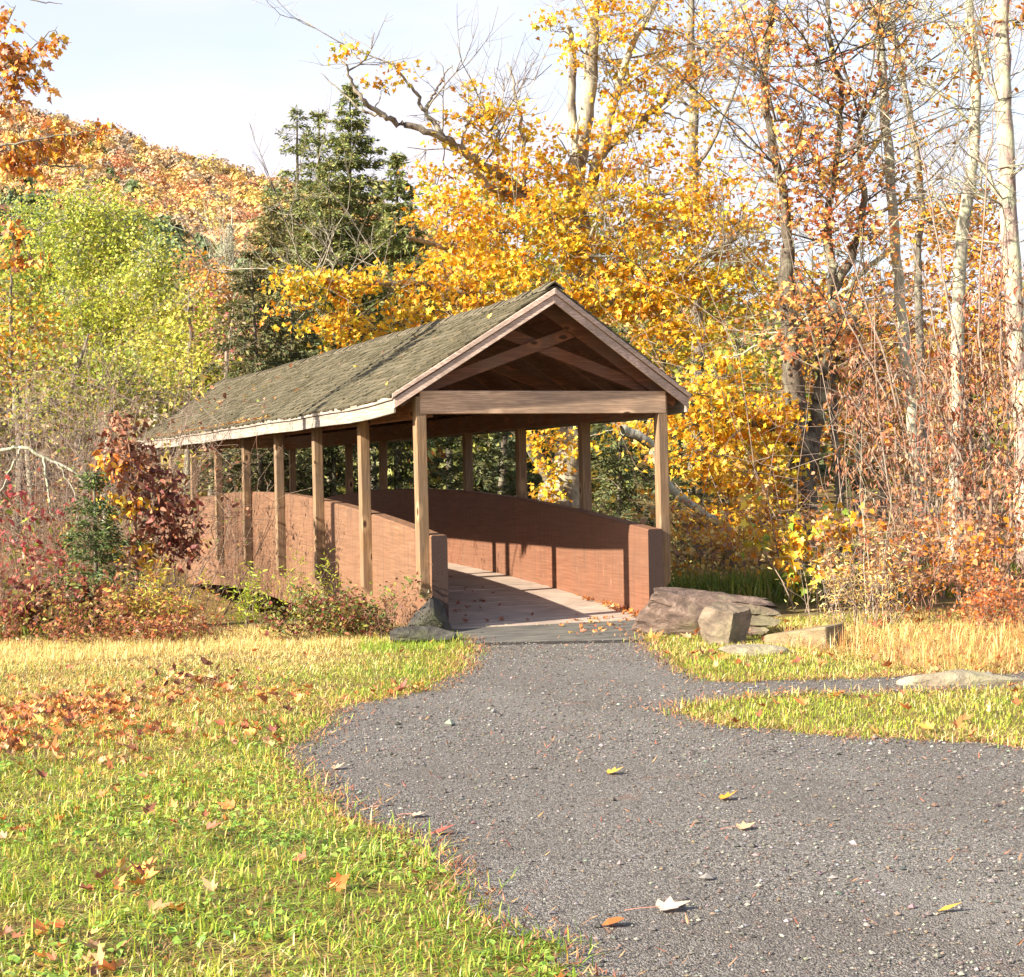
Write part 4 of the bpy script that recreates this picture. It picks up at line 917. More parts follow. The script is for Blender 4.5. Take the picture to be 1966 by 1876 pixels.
# fallen pale limb
thicket('bare_sapling', 'thin leafless saplings beside the rust-brown sapling', 'tree', 296, 350, 20.6, .9, 1.5, 10, RUST, 720, M_TWIG, .05, OVAL, 60, .22, .010, .7, sub=6).done()
T = Tree('dead_limb', 'pale dead limb slanting across the thicket at the left edge', 'branch', PX(-40, 872, 21), M_PALEBARK, M_LEAF, 705)
T.limb(lp([(-60, 880), (20, 862), (40, 858), (90, 880), (140, 905), (170, 940)], 21), .026, .012, 7, .008); T.limb(lp([(85, 878), (90, 940), (100, 990)], 21), .02, .008, 5, .008); T.limb(lp([(40, 860), (10, 920), (-20, 990)], 21), .016, .006, 5, .01); T.limb(lp([(110, 890), (140, 940), (150, 985)], 21), .012, .005, 5, .01)
T.done()
RUSTD = [(.22, .075, .04), (.30, .11, .055), (.16, .05, .032), (.36, .17, .09)]
# rust-brown sapling beside the bridge
d = 20.0; base = onground(262, d); T = Tree('oak_sapling', 'rust-brown sapling at the far left corner of the bridge', 'tree', base, M_REDTWIG, M_DRYLEAF, 706)
T.limb([base, PX(262, 1050, d), PX(255, 930, d), PX(240, 790, d)], .03, .006, 6, .01); T.limb([PX(262, 1080, d), PX(290, 1000, d), PX(330, 930, d), PX(350, 900, d)], .02, .005, 6, .01)
for (x, y, rx, ry, cols, dens) in [(235, 815, 34, 34, RUSTD, 22), (235, 860, 46, 30, RUSTD, 26), (260, 900, 60, 36, RUSTD+RUST, 26), (215, 890, 36, 26, ORANGE+GOLD[:1], 30), (300, 930, 50, 36, RUSTD+BURG, 28), (335, 965, 44, 34, BURG+RUSTD, 30), (345, 1020, 38, 40, BURG+RUSTD, 30), (300, 1010, 50, 50, BURG+RUSTD, 26), (240, 965, 50, 26, GOLD+ORANGE, 30), (265, 1060, 44, 30, GOLD[:1]+RUST, 22), (355, 1060, 26, 22, BURG, 30)]:
    T.blob(x, y, rx, ry, d, cols, tpl=OVAL, size=.10, dens=dens*.5, k=5, spread=.07, limb=.008, twig=.004, droop=.8, flat=.8)
T.done()
conifer('young_spruce', 'young green spruce in front of the rust-brown sapling', 180, 18.9, 905, 135, [(.085, .12, .028), (.12, .16, .035), (.06, .085, .022)], 707, M_DARKBARK, levels=13, droop=.05, nsize=.10, dens=1.5, taper=.8, start=.05, up=True)
thicket('red_shrub', 'pink and red leaved sapling left of the young spruce', 'shrub', 60, 160, 19.6, 1.1, 1.7, 9, [(.55, .10, .10), (.60, .22, .16), (.45, .08, .08), (.30, .34, .06)], 708, M_REDTWIG, .085, OVAL, 420, .22, .008, .4, hang=.6).done()
thicket('burgundy_shrub', 'low burgundy-leaved shrub at the left edge of the lawn', 'shrub', -30, 110, 18.2, .3, .62, 22, BURG+[(.22, .18, .05)], 709, M_REDTWIG, .08, MAPLE, 560, .4, .006, .5, hang=.6).done()
thicket('yellow_shrub', 'yellow and green leafed shrub in front of the bridge arch', 'shrub', 290, 375, 18.4, .3, .55, 22, [(.52, .44, .06), (.40, .40, .06), (.60, .40, .06), (.40, .14, .06)], 710, M_REDTWIG, .07, LANCE, 1500, .3, .006, .5).done()
thicket('yellow_shrub', 'brown and gold shrub under the young spruce', 'shrub', 120, 290, 18.3, .3, .65, 30, [(.45, .30, .06), (.30, .28, .06), RUST[1], BURG[1]], 711, M_REDTWIG, .065, OVAL, 1400, .35, .006, .5).done()
thicket('goldenrod', 'bright green goldenrod below the arch of the side wall', 'plant', 460, 520, 18.6, .35, .6, 8, [(.30, .38, .04), (.42, .44, .05)], 712, M_TWIG, .07, LANCE, 420, .2, .005, .3).done()
thicket('goldenrod', 'yellow-green weed against the left wall between two posts', 'plant', 560, 625, 17.9, .38, .62, 8, [(.36, .40, .05), (.46, .46, .06)], 713, M_TWIG, .06, LANCE, 420, .2, .005, .3).done()
thicket('red_shrub', 'dark red and green bramble mound against the left wall', 'shrub', 545, 730, 17.4, .22, .46, 46, [BURG[0], RUST[0], (.16, .20, .04), (.30, .26, .05), (.12, .15, .04)], 714, M_REDTWIG, .055, OVAL, 2600, .5, .005, .5).done()
thicket('red_shrub', 'low russet bramble along the back of the left lawn', 'shrub', -20, 400, 17.3, .12, .26, 80, [BURG[1], RUST[1], RUST[0], (.34, .28, .06), (.50, .16, .06)], 716, M_REDTWIG, .05, OVAL, 2200, .5, .004, .4).done()
thicket('dry_weed', 'dry dark weed stalks beside the flat slab at the left wall', 'plant', 700, 770, 17.0, .25, .5, 16, RUST, 717, M_REDTWIG, .03, LANCE, 60, .3, .004, .2).done()

# right-hand side
def beech(label, px0, px1, d, seed, stems, blobs, cols, name='beech_shrub', size=.092, dens=8, bark=M_TWIG):
    base = onground((px0+px1)/2, d); T = Tree(name, label, 'shrub', base, bark, M_DRYLEAF, seed)
    for st in stems:
        P = lp(st, d); P[0][2] = terrain(P[0][0], P[0][1])-.05; T.limb(P, .022, .005, 5, .012)
    for (x, y, rx, ry) in blobs:
        T.blob(x, y, rx, ry, d+T.r.uniform(-.5, .5), cols, tpl=LANCE*np.array([1, 1.15]), size=size, dens=dens, k=8, spread=.09, flat=.6, limb=.010, twig=.0045, droop=2.0, shell=.1, var=.22)
    return T.done()
beech('rust-brown shrub with hanging dry leaves right of the dark maple trunk', 1640, 1780, 22, 801,
      [[(1750, 1150), (1740, 1000), (1690, 860), (1630, 760)], [(1770, 1150), (1740, 980), (1700, 760), (1620, 600), (1580, 480)], [(1760, 1160), (1760, 960), (1700, 700), (1640, 520), (1590, 370)], [(1800, 1160), (1800, 960), (1770, 760), (1740, 600)], [(1740, 1150), (1690, 1040), (1640, 960)]],
      [(1640, 770, 60, 40), (1690, 790, 60, 50), (1660, 840, 60, 36), (1730, 850, 60, 50), (1720, 720, 60, 44), (1660, 900, 60, 28), (1700, 960, 50, 34), (1750, 930, 50, 40), (1640, 690, 50, 34), (1730, 1020, 40, 34)], RUST)
beech('tall brown-leaved shrub with long bare whips at the right edge', 1820, 1960, 20.5, 802,
      [[(1860, 1180), (1850, 980), (1820, 780), (1790, 600), (1740, 440)], [(1880, 1180), (1870, 900), (1830, 640), (1790, 400), (1750, 230)], [(1900, 1180), (1900, 900), (1880, 640), (1890, 380), (1910, 200)], [(1930, 1180), (1940, 900), (1920, 640), (1930, 400)], [(1850, 1180), (1800, 1000), (1760, 860)], [(1940, 1190), (1900, 1000), (1830, 850), (1760, 700), (1680, 560)]],
      [(1800, 760, 60, 60), (1860, 820, 60, 60), (1920, 780, 60, 70), (1820, 880, 60, 50), (1890, 910, 60, 50), (1940, 900, 50, 60), (1850, 990, 60, 44), (1920, 1020, 60, 50), (1800, 680, 50, 44), (1880, 700, 60, 50), (1930, 640, 40, 50), (1860, 1070, 60, 40), (1940, 1110, 40, 40), (1890, 600, 50, 50), (1930, 520, 40, 50)], RUST+[(.40, .12, .06)])
thicket('bare_shrub', 'tan leafless arching thicket in front of the orange trees', 'shrub', 1480, 1680, 25, 3.0, 5.0, 26, ORANGE+RUST[:1], 803, M_TWIG, .07, OVAL, 420, .35, .012, 1.0, fan=-.25).done()
thicket('bare_shrub', 'thicket of pale bare stems among the brown leaves', 'shrub', 1720, 1960, 21.5, 2.2, 4.4, 34, RUST, 804, M_TWIG, .09, LANCE, 600, .22, .010, 1.0, hang=1.2).done()
thicket('bare_shrub', 'reddish brushy thicket below the brown-leaved shrubs', 'shrub', 1640, 1990, 19.0, .7, 1.5, 70, [RUST[3], (.50, .20, .10), (.60, .30, .12), ORANGE[0]], 805, M_REDTWIG, .06, RAG, 2200, .35, .006, .9).done()
thicket('red_shrub', 'orange-red low bush at the right edge above the side path', 'shrub', 1850, 1990, 17.0, .25, .55, 40, [REDOR[0], ORANGE[2], (.60, .14, .04), RUST[1]], 806, M_REDTWIG, .05, OVAL, 900, .4, .005, .5).done()
thicket('dry_weed', 'dry straw-coloured weeds behind the retaining wall', 'plant', 1560, 1720, 17.6, .35, .95, 44, STRAW+[ORANGE[1]], 807, M_TWIG, .06, LANCE, 900, .3, .0045, .6).done()
for px_, h_, lab_ in ((1658, 1.75, 'tallest pale dead stalk in front of the dark trunk'), (1672, 1.6, 'pale dead stalk just right of the tallest one'), (1690, 1.45, 'shortest of the pale dead stalks in front of the dark trunk')):
    thicket('dead_stalk', lab_, 'plant', px_-2, px_+2, 18.5, h_, h_+.02, 1, STRAW, 808+px_, M_PALEBARK, .04, LANCE, 12, .03, .007, .02, sub=2, group='pale dead stalks').done()
thicket('sapling', 'small green and orange sapling behind the long purple boulder', 'tree', 1520, 1620, 19.5, .8, 1.3, 8, GOLD+[ORANGE[0], (.30, .40, .05)], 809, M_TWIG, .10, MAPLE, 300, .25, .008, .4, hang=.6).done()
thicket('bramble', 'tan and russet bramble bank under the low golden sprays', 'shrub', 1290, 1480, 23, .7, 1.25, 60, [(.55, .36, .10), RUST[3], ORANGE[1], STRAW[1]], 810, M_REDTWIG, .07, RAG, 2400, .35, .006, 1.0).done()

# ================================================================== GRASS, UNDERGROWTH, LITTER
def blades(name, pts, length, width, cols_fn, label, seed, lean=.5, cat='grass', mat_=M_GRASS, lab=None):
    r = np.random.default_rng(seed); n = len(pts)
    L_ = length*r.uniform(.45, 1.35, n); a = r.uniform(0, 6.283, n); w = width*r.uniform(.6, 1.4, n)
    u = np.stack([np.cos(a), np.sin(a), np.zeros(n)], 1); side = np.stack([-np.sin(a), np.cos(a), np.zeros(n)], 1)
    ln = np.abs(r.normal(0, lean, n)); b = pts; z = np.array([0, 0, 1.])
    m = b+u*(L_*ln*.35)[:, None]+z*(L_*.55/np.sqrt(1+ln**2*.3))[:, None]
    t = b+u*(L_*ln*.95)[:, None]+z*(L_*.92/np.sqrt(1+ln**2))[:, None]
    V = np.stack([b-side*w[:, None]/2, b+side*w[:, None]/2, m+side*w[:, None]*.4, m-side*w[:, None]*.4, t], 1).reshape(-1, 3)
    k = np.arange(n)[:, None]*5; q = k+np.array([0, 1, 2, 3]); tr_ = k+np.array([3, 2, 4]); c = cols_fn(pts, r)
    return tag(link(name, npmesh(name, V, [q, tr_], [c, c]), mat_), lab, None, None, 'stuff')
def vnoise(p, s, seed=0):
    x, y = p[:, 0]*s+seed*1.7, p[:, 1]*s-seed*2.3
    return (np.sin(x*1.3+1.7*np.sin(y*.9+seed))+np.sin(y*1.7+1.3*np.sin(x*1.1+2*seed))+np.sin((x+y)*2.3+seed)*.6)/2.6
def pix(p):
    q = np.c_[p[:, :2], np.zeros(len(p))]-CAM; dd = q@FW; return IW/2+F*(q@RT)/dd, IH/2-F*(q@UP)/dd, dd
def scatter(n, x0, x1, y0, y1, seed):
    r = np.random.default_rng(seed); return np.c_[r.uniform(x0, x1, n), r.uniform(y0, y1, n)]
def lawn_pts(n, box, seed, keep):
    p = scatter(n, *box, seed); ins = inside(p, PATH); p = p[~ins]; px, py, dd = pix(p); m = keep(p, px, py, dd); return np.c_[p[m], terrain(p[m, 0], p[m, 1])]
def lawn_cols(p, r):
    n = len(p); px, py, dd = pix(p); v = vnoise(p, .9, 1)+.5*vnoise(p, 3.1, 4)
    far = np.clip((1330-py)/70, 0, 1); mid = np.exp(-((py-1370)/70)**2)*np.clip((760-px)/420, 0, 1)
    strawp = np.clip(far*.85*np.clip((820-px)/200, .12, 1)+.50*mid+.12+.22*v, .03, .97)
    c = palette(n, GRN, .2, r); s = palette(n, STRAW, .18, r); o = palette(n, [(.52, .30, .07), (.46, .22, .06), (.55, .38, .08)], .2, r); y = palette(n, [(.50, .48, .06), (.42, .44, .04), (.60, .52, .10), (.34, .36, .04)], .2, r)
    k = r.random(n); c = np.where((k < .34+.30*v-.18*np.clip((px-250)/300, 0, 1)*np.clip((py-1480)/80, 0, 1))[:, None], y, c); k = r.random(n); c = np.where((k < strawp)[:, None], s, c); k = r.random(n); c = np.where((k < .30*mid+.05)[:, None], o, c)
    th = palette(n, [(.30, .19, .085), (.22, .14, .06), (.38, .25, .10)], .25, r); g2 = palette(n, [(.12, .21, .025), (.17, .27, .03)], .2, r); v2 = vnoise(p, 1.7, 21)+.45*vnoise(p, 6.0, 5)
    k = r.random(n); c = np.where((k < np.clip(.75*(v2-.30), 0, .62))[:, None], th, c); k = r.random(n); return np.where((k < np.clip(.8*(-v2-.25), 0, .6)*(py > 1400))[:, None], g2, c)
xl_ = -9.5
P1 = lawn_pts(330000, (xl_, -1.2, -12.6, 1.6), 1, lambda p, px, py, dd: (dd > 4.2) & (px < 1150) & (px > -420) & (np.random.default_rng(5).random(len(p)) < np.clip(11/dd, .35, 1)*np.where(px < -60, .25, 1)))
blades('grass', P1, .042, .0055, lawn_cols, '', 21, 2.4)
# longer tufts along the lawn
P1c = lawn_pts(2600, (-7.5, -2.5, -12.4, -5), 61, lambda p, px, py, dd: (dd > 4.2) & (px < 1150) & (px > -60))
P1c = np.repeat(P1c[::9], 26, 0); P1c[:, :2] += np.random.default_rng(62).normal(0, .035, (len(P1c), 2)); blades('grass', P1c, .085, .006, lawn_cols, '', 63, 1.2)
P1b = lawn_pts(26000, (xl_, -1.2, -12.6, 1.4), 2, lambda p, px, py, dd: (dd > 4.2) & (px < 1150) & (px > -200) & (vnoise(p, 2.1, 7) > .25))
blades('grass', P1b, .075, .0055, lawn_cols, '', 22, 1.5)
def rcols(p, r):
    n = len(p); v = vnoise(p, 1.1, 3)+.4*vnoise(p, 3.3, 9); px, py, dd = pix(p)
    c = palette(n, [(.34, .42, .05), (.42, .44, .05), (.28, .36, .04)], .2, r); s = palette(n, STRAW, .18, r); k = r.random(n)
    return np.where((k < np.clip(.28+.25*v+np.clip((px-1480)/500, 0, .5)*(py < 1310), .05, .95))[:, None], s, c)
def rkeep(p, px, py, dd): return (px > 1230) & (px < 2250) & (py < 1470)
P2 = lawn_pts(130000, (-2.0, 6.5, -9.6, -.3), 3, rkeep); blades('grass', P2, .048, .0055, rcols, '', 23, 1.5)
# straw tussocks at the right above the side path
def skeep(p, px, py, dd): return (px > 1500) & (py < 1300) & (py > 1215)
P3 = lawn_pts(60000, (1.0, 7.5, -5.6, 1.5), 4, skeep)
blades('dry_grass', P3[::2], .20, .005, lambda p, r: palette(len(p), STRAW+[(.60, .34, .10), (.52, .22, .08), (.46, .18, .08)], .2, r), '', 24, 2.2)
# straw edge in front of the left shrubs
P4 = lawn_pts(40000, (-9, -1.8, -.9, 1.6), 6, lambda p, px, py, dd: (px < 760)); blades('dry_grass', P4[::2], .085, .004, lambda p, r: palette(len(p), STRAW+[(.58, .44, .16)], .15, r), '', 25, .8)
# green tuft at the slab
P5 = lawn_pts(9000, (-2.6, -1.0, -1.6, .2), 7, lambda p, px, py, dd: (px > 690) & (px < 905) & (py > 1226)); blades('grass', P5[::3], .08, .005, lambda p, r: palette(len(p), GRN, .2, r), '', 26, .8)
# undergrowth on the banks and beyond the bridge
pu = scatter(120000, -10, 16, 1.2, 26, 8); pu = pu[(np.abs(pu[:, 0]) > 1.5) & ~((pu[:, 0] > -4.5) & (pu[:, 0] < 0) & (pu[:, 1] < 11))]; PU = np.c_[pu, terrain(pu[:, 0], pu[:, 1])]
def ucols(p, r):
    n = len(p); v = vnoise(p, .5, 2); c = palette(n, [(.13, .17, .03), (.20, .24, .04), (.30, .30, .05)], .25, r); s = palette(n, [(.45, .32, .10), (.50, .28, .10), (.38, .20, .08)], .2, r); k = r.random(n)
    return np.where((k < np.clip(.4+.45*v, .05, .9))[:, None], s, c)
blades('undergrowth', PU, .34, .018, ucols, '', 27, .7)
pg = scatter(60000, 1.6, 7.5, 2.0, 12, 9); PG = np.c_[pg, terrain(pg[:, 0], pg[:, 1])]
blades('undergrowth', PG, .42, .012, lambda p, r: palette(len(p), [(.13, .19, .025), (.19, .25, .03), (.26, .29, .04)], .25, r), '', 28, .5)
# broad-leaved weeds in the near lawn
pw_ = lawn_pts(9000, (-7, -3, -12.4, -6.5), 10, lambda p, px, py, dd: (dd > 4.2) & (px < 1140) & (vnoise(p, 1.6, 5) > .0))
r_ = np.random.default_rng(60); n = len(pw_); C = pw_+np.array([0, 0, .02])+np.abs(r_.normal(0, .012, (n, 1)))*np.array([0, 0, 1.])
e1 = r_.normal(0, 1, (n, 3)); e1[:, 2] *= .25; nn = r_.normal(0, .3, (n, 3)); nn[:, 2] = 1
V, f = leaf_arrays(C, r_.uniform(.014, .045, n), e1, nn, OVAL*np.array([1, 1.5]), .25, .2)
tag(link('weeds', npmesh('weeds', V, [f], palette(n, [(.26, .40, .06), (.34, .48, .09), (.22, .34, .05)], .2, r_)), M_GRASS), kind='stuff')

# leaf litter
r_c = np.random.default_rng(88)
def litter(name, p, size, cols, seed, tpl=MAPLE, h=.012, flat=.35, mat_=M_DRYLEAF, parent=None, kind='stuff', curl=-.6):
    r = np.random.default_rng(seed); n = len(p); e1 = r.normal(0, 1, (n, 3)); e1[:, 2] *= .22; nn = r.normal(0, flat, (n, 3)); nn[:, 2] = 1
    C = p+np.array([0, 0, 1.])*np.abs(r.normal(h, h*.7, (n, 1))); V, f = leaf_arrays(C, size*r.uniform(.5, 1.4, n), e1, nn, tpl*np.array([1, .8]), .75, curl)
    return tag(link(name, npmesh(name, V, [f], palette(n, cols, .22, r)), mat_, parent), kind=kind)
LC = [(.58, .20, .05), (.50, .15, .045), (.60, .29, .07), (.42, .18, .08), (.56, .36, .16), (.34, .11, .055), (.48, .16, .05)]
pl1 = lawn_pts(7000, (xl_, -1.2, -12.4, 1.5), 30, lambda p, px, py, dd: (dd > 4) & (px > -250) & (px < 1130) & (np.random.default_rng(9).random(len(p)) < np.clip(np.exp(-((py-1385)/75)**2)*np.clip((720-px)/400, .05, 1)+.05+.16*(vnoise(p, 1.3, 11) > .45)*(py > 1450)*(px < 500), 0, 1)))
pl1[:, 2] += .018; litter('leaf_litter', pl1[::2], .05, LC, 31, h=.012, flat=.6)
q = []
for (cx, cy, sx, sy, nn) in [(60, 1380, 80, 22, 150), (150, 1372, 60, 16, 110), (250, 1350, 70, 14, 80), (30, 1430, 50, 14, 70), (380, 1320, 60, 10, 40), (520, 1345, 70, 12, 40), (260, 1420, 60, 18, 35), (250, 1690, 40, 20, 22), (110, 1830, 70, 26, 34), (300, 1760, 40, 10, 8), (20, 1600, 22, 12, 14), (480, 1420, 60, 14, 20), (770, 1330, 26, 5, 18), (170, 1480, 70, 16, 26), (330, 1560, 90, 30, 14), (650, 1690, 110, 60, 12)]:
    for _ in range(int(nn*1.7) if cy < 1480 else nn): q.append(GP(r_c.normal(cx, sx), max(1255, r_c.normal(cy, sy))))
q = np.array(q); q = q[~inside(q[:, :2], PATH)]; q[:, 2] = .022; q = q[::2] if False else q[np.random.default_rng(4).random(len(q)) < .7]; q[:, 2] = .010; litter('leaf_litter', q, .066, LC+[(.30, .12, .07), (.62, .24, .06), (.66, .34, .10), (.44, .24, .14)], 42, h=.012, flat=.6)
pl2 = lawn_pts(2500, (-2, 6.5, -9.4, -.4), 32, lambda p, px, py, dd: (px > 1240) & (np.random.default_rng(3).random(len(p)) < .22+.5*(px > 1650)*(py < 1320))); pl2[:, 2] += .02
litter('leaf_litter', pl2, .075, LC, 33)
# needles and leaf crumbs on the path
p = scatter(9000, -6.6, 5.5, -12.4, -.1, 34); p = p[inside(p, PATH)]; px, py, dd = pix(p); r_ = np.random.default_rng(12)
m = (dd > 4.2) & (px > 0) & (px < 2100); p = p[m]; px, py = px[m], py[m]
edge = np.zeros(len(p)) + .10 + .5*np.exp(-((py-1340)/45)**2)*(px > 1150)*(px < 1500) + .25*(vnoise(p, 1.1, 6) > .5)
p = p[r_.random(len(p)) < edge]; litter('leaf_litter', np.c_[p, np.full(len(p), .006)], .035, [(.42, .17, .08), (.34, .12, .07), (.50, .26, .12)], 35, tpl=LANCE, h=.004)
# along the rim of the path
rim = PATH[(np.arange(len(PATH)) % 1) == 0]; px, py, dd = pix(rim); rim = rim[(px > 100) & (px < 1990) & (py < 1890) & (dd > 4)]
r_ = np.random.default_rng(14); q = np.repeat(rim, 22, 0)+r_.normal(0, .10, (len(rim)*22, 2)); litter('leaf_litter', np.c_[q, np.full(len(q), .006)], .036, [(.42, .18, .09), (.30, .11, .06), (.50, .28, .12), (.20, .10, .06)], 36, tpl=LANCE, h=.006)
rimg = np.repeat(rim, 7, 0)+r_.normal(0, .07, (len(rim)*7, 2)); blades('grass', np.c_[rimg, np.full(len(rimg), .002)], .075, .005, lambda p, r: np.where((pix(p)[0] > 1240)[:, None], rcols(p, r), lawn_cols(p, r)), '', 29, 1.6)
# leaves on deck, apron and roof eave
r_ = np.random.default_rng(15); y = r_.uniform(.1, 6, 170); x = np.clip(r_.normal(-.6, .45, 170), -1.08, 1.0); litter('leaf_litter', np.c_[x, y, deckz(y)+.002], .05, [(.34, .11, .06), (.42, .16, .08), (.25, .09, .05)], 37, h=.004)
y = np.abs(r_.normal(0, .8, 90))+.02; x = 1.1-np.abs(r_.normal(0, .07, 90)); litter('leaf_litter', np.c_[x, y, deckz(y)+.004], .06, LC, 38, h=.012)
q = np.array([GP(x, y)[:2] for x, y in zip(r_.uniform(1080, 1240, 60), r_.uniform(1196, 1228, 60))]); litter('leaf_litter', np.c_[q, np.full(60, .045)], .055, LC, 39, h=.008)
s_ = r_.uniform(.2, SL, 22); y = r_.uniform(.3, 15, 22); litter('leaf_litter', np.array([roofpt(-1, a, b, .02) for a, b in zip(s_, y)])-np.array([0, 0, .03]), .07, [(.62, .40, .08), (.55, .25, .10)], 40, h=.004)
y = r_.uniform(5.5, 15.5, 260); litter('leaf_litter', np.c_[-1.662+r_.uniform(-.004, .02, 260), y, np.full(260, 2.405)], .045, [(.5, .24, .08), (.42, .17, .07), (.55, .36, .12)], 41, h=.004)

# stones on the gravel path
def pebbles(n, seed, smin, smax, cols):
    r = np.random.default_rng(seed); p = scatter(n, -6.8, 5.5, -12.6, -.6, seed); p = p[inside(p, PATH)]; px, py, dd = pix(p); p = p[(px > -20) & (px < 2150) & (dd > 4.2) & (r.random(len(p)) < np.clip(.62+.5*vnoise(p, .8, 13)+.25*(px > 1300), .12, 1))]; n = len(p)
    ico = np.array([(0, 0, 1), (.9, 0, .3), (.28, .86, .25), (-.73, .53, .35), (-.73, -.53, .2), (.28, -.86, .4), (0, 0, -.6)]); F_ = np.array([(0, 1, 2), (0, 2, 3), (0, 3, 4), (0, 4, 5), (0, 5, 1), (6, 2, 1), (6, 3, 2), (6, 4, 3), (6, 5, 4), (6, 1, 5)])
    s = r.uniform(smin, smax, n)*r.lognormal(0, .25, n); a = r.uniform(0, 6.28, n); V = ico[None]*(s[:, None, None]*r.uniform(.6, 1.2, (n, 1, 3)))*np.array([1, 1, .75])*r.uniform(.8, 1.2, (n, 7, 1))
    ca, sa = np.cos(a)[:, None], np.sin(a)[:, None]; V = np.stack([V[..., 0]*ca-V[..., 1]*sa, V[..., 0]*sa+V[..., 1]*ca, V[..., 2]], -1)+np.c_[p, np.full(n, .005)][:, None]
    t = palette(n, cols, .25, r); return tag(link('gravel', npmesh('gravel', V.reshape(-1, 3), [(F_[None]+np.arange(n)[:, None, None]*7).reshape(-1, 3)], np.repeat(t, 10, 0)), M_STONE), kind='stuff')
M_STONE, nt_, b_ = mat("path_stone", .8, .25); a_ = N(nt_, 'Attribute', attribute_name='tint'); nt_.links.new(a_.outputs['Color'], b_.inputs['Base Color'])
STC = [(.138, .125, .112), (.19, .174, .156), (.09, .082, .073), (.26, .24, .21), (.18, .128, .10)]
pebbles(110000, 51, .0045, .0105, STC); pebbles(2600, 52, .010, .018, STC+[(.24, .225, .205)]); pebbles(90, 53, .02, .032, [(.17, .16, .145), (.22, .205, .185), (.13, .12, .11)])

# single fallen leaves on the path
def fallen(label, px, py, size, col, ang, curl, stem=True, tpl=MAPLE, name='fallen_leaf'):
    p = GP(px, py, .012); e1 = np.array([[math.cos(ang), math.sin(ang), .05]]); nn = np.array([[.1, -.15, 1.]])
    V, f = leaf_arrays(np.zeros((1, 3)), np.array([size]), e1, nn, tpl, .35, curl)
    V = V-np.array([0, 0, V[:, 2].min()-.0]); o = link(name, npmesh(name, V, [f], np.array([col])), M_DRYLEAF); o.location = [float(v) for v in (p[0], p[1], .008)]; tag(o, label, 'leaf')
    if stem:
        mb = MB(); e = e1[0]; mb.tubes(np.array([[0, 0, .012], -e*.3*size+[0, 0, .014], -e*.75*size+np.array([-e[1], e[0], 0])*.1*size+[0, 0, .012], -e*1.1*size+np.array([-e[1], e[0], 0])*.25*size+[0, 0, .005]]), np.array([.0016, .0014, .0012, .0014]), 5)
        m_ = mat("leaf_stalk", .7)[0]; m_.node_tree.nodes['Principled BSDF'].inputs['Base Color'].default_value = (.45, .20, .14, 1); mb.build('stalk', m_, o)
A0 = math.atan2(RT[1], RT[0])
fallen('pale pinkish maple leaf with a long stalk on the near gravel', 1268, 1745, .115, (.56, .42, .33), A0+.15, -.2)
fallen('curled chestnut-brown leaf on the near gravel', 1154, 1775, .085, (.42, .13, .03), A0, -.25, False, OVAL*np.array([1, 1.6]))
fallen('bright orange leaf standing on the gravel', 1384, 1533, .085, (.62, .25, .03), A0-.1, -.5, False)
fallen('tan curled leaf below the bright orange one', 1420, 1590, .08, (.50, .33, .19), A0+.3, -.3)
fallen('small yellow-orange leaf in the middle of the path', 1168, 1484, .085, (.66, .36, .05), A0, -.4, False)
fallen('whitish curled leaf near the left rim of the path', 792, 1566, .07, (.50, .38, .27), A0-.2, -.3)
fallen('dull red thin leaf near the left rim of the path', 824, 1600, .12, (.34, .09, .06), A0+.1, -.3, False, LANCE*np.array([1, 1.6]))
fallen('rust leaf lying at the left rim below the lawn bulge', 640, 1475, .07, (.45, .32, .21), A0+.2, -.5, False)
fallen('golden-brown leaf close to the lower right corner of the path', 1800, 1747, .09, (.55, .30, .05), A0, -.3, False, LANCE*np.array([1, 1.6]))
fallen('red leaf on the gravel beside the right-hand grass', 1518, 1272, .07, (.50, .04, .05), A0, -.3, False)

# dark clump of dry leaves on the lawn
thicket('dead_branch', 'small dark dead twig with curled leaves lying on the left lawn', 'branch', 372, 408, 13.2, .10, .2, 9, [(.12, .05, .03), (.20, .09, .05)], 901, M_REDTWIG, .07, OVAL, 40, .8, .004, .1, low=0).done()

# ================================================================== THE HILL
Dn, Df = 230.0, 640.0
def skyline(px):  # picture height of the crest of the wooded hill
    return np.interp(px, [-600, -200, 0, 130, 250, 380, 470, 525, 620, 760, 870, 1100, 1500, 2600], [140, 155, 182, 212, 249, 286, 310, 325, 345, 375, 400, 470, 560, 640])
pxs = np.linspace(-700, 2700, 110); ts = np.linspace(0, 1, 40)
crest = np.array([PX(x, y, Df) for x, y in zip(pxs, skyline(pxs))]); crest[:, 2] -= 9
foot = np.array([PX(x, 920, Dn) for x in pxs]); foot[:, 2] = 2.5
prof = ts**.9*(1-.12*np.sin(ts*PI))
G = foot[:, None]*(1-ts)[None, :, None]+crest[:, None]*ts[None, :, None]; G[..., 2] = 2.5+(crest[:, 2]-2.5)[:, None]*prof[None]
back = crest+fwd3*260; back[:, 2] = -5
G = np.concatenate([G, back[:, None]], 1); nx, nz = G.shape[:2]
i = (np.arange(nx-1)[:, None]*nz+np.arange(nz-1)[None]).ravel()
m_, nt_, b_ = mat("forest_floor", .95, .1); b_.inputs['Base Color'].default_value = (.10, .075, .035, 1)
tag(link('hill', npmesh('hill', G.reshape(-1, 3), [np.stack([i, i+1, i+nz+1, i+nz], 1)[:, ::-1]], smooth=True), m_), kind='structure')
r_ = np.random.default_rng(77); VV = []; FF = []; TT = []; nv = 0
HC = [(.72, .43, .13), (.74, .50, .14), (.70, .35, .14), (.64, .41, .20), (.74, .56, .16), (.56, .42, .24), (.68, .31, .15)]
HG = [(.15, .20, .075), (.19, .23, .08), (.13, .17, .07)]
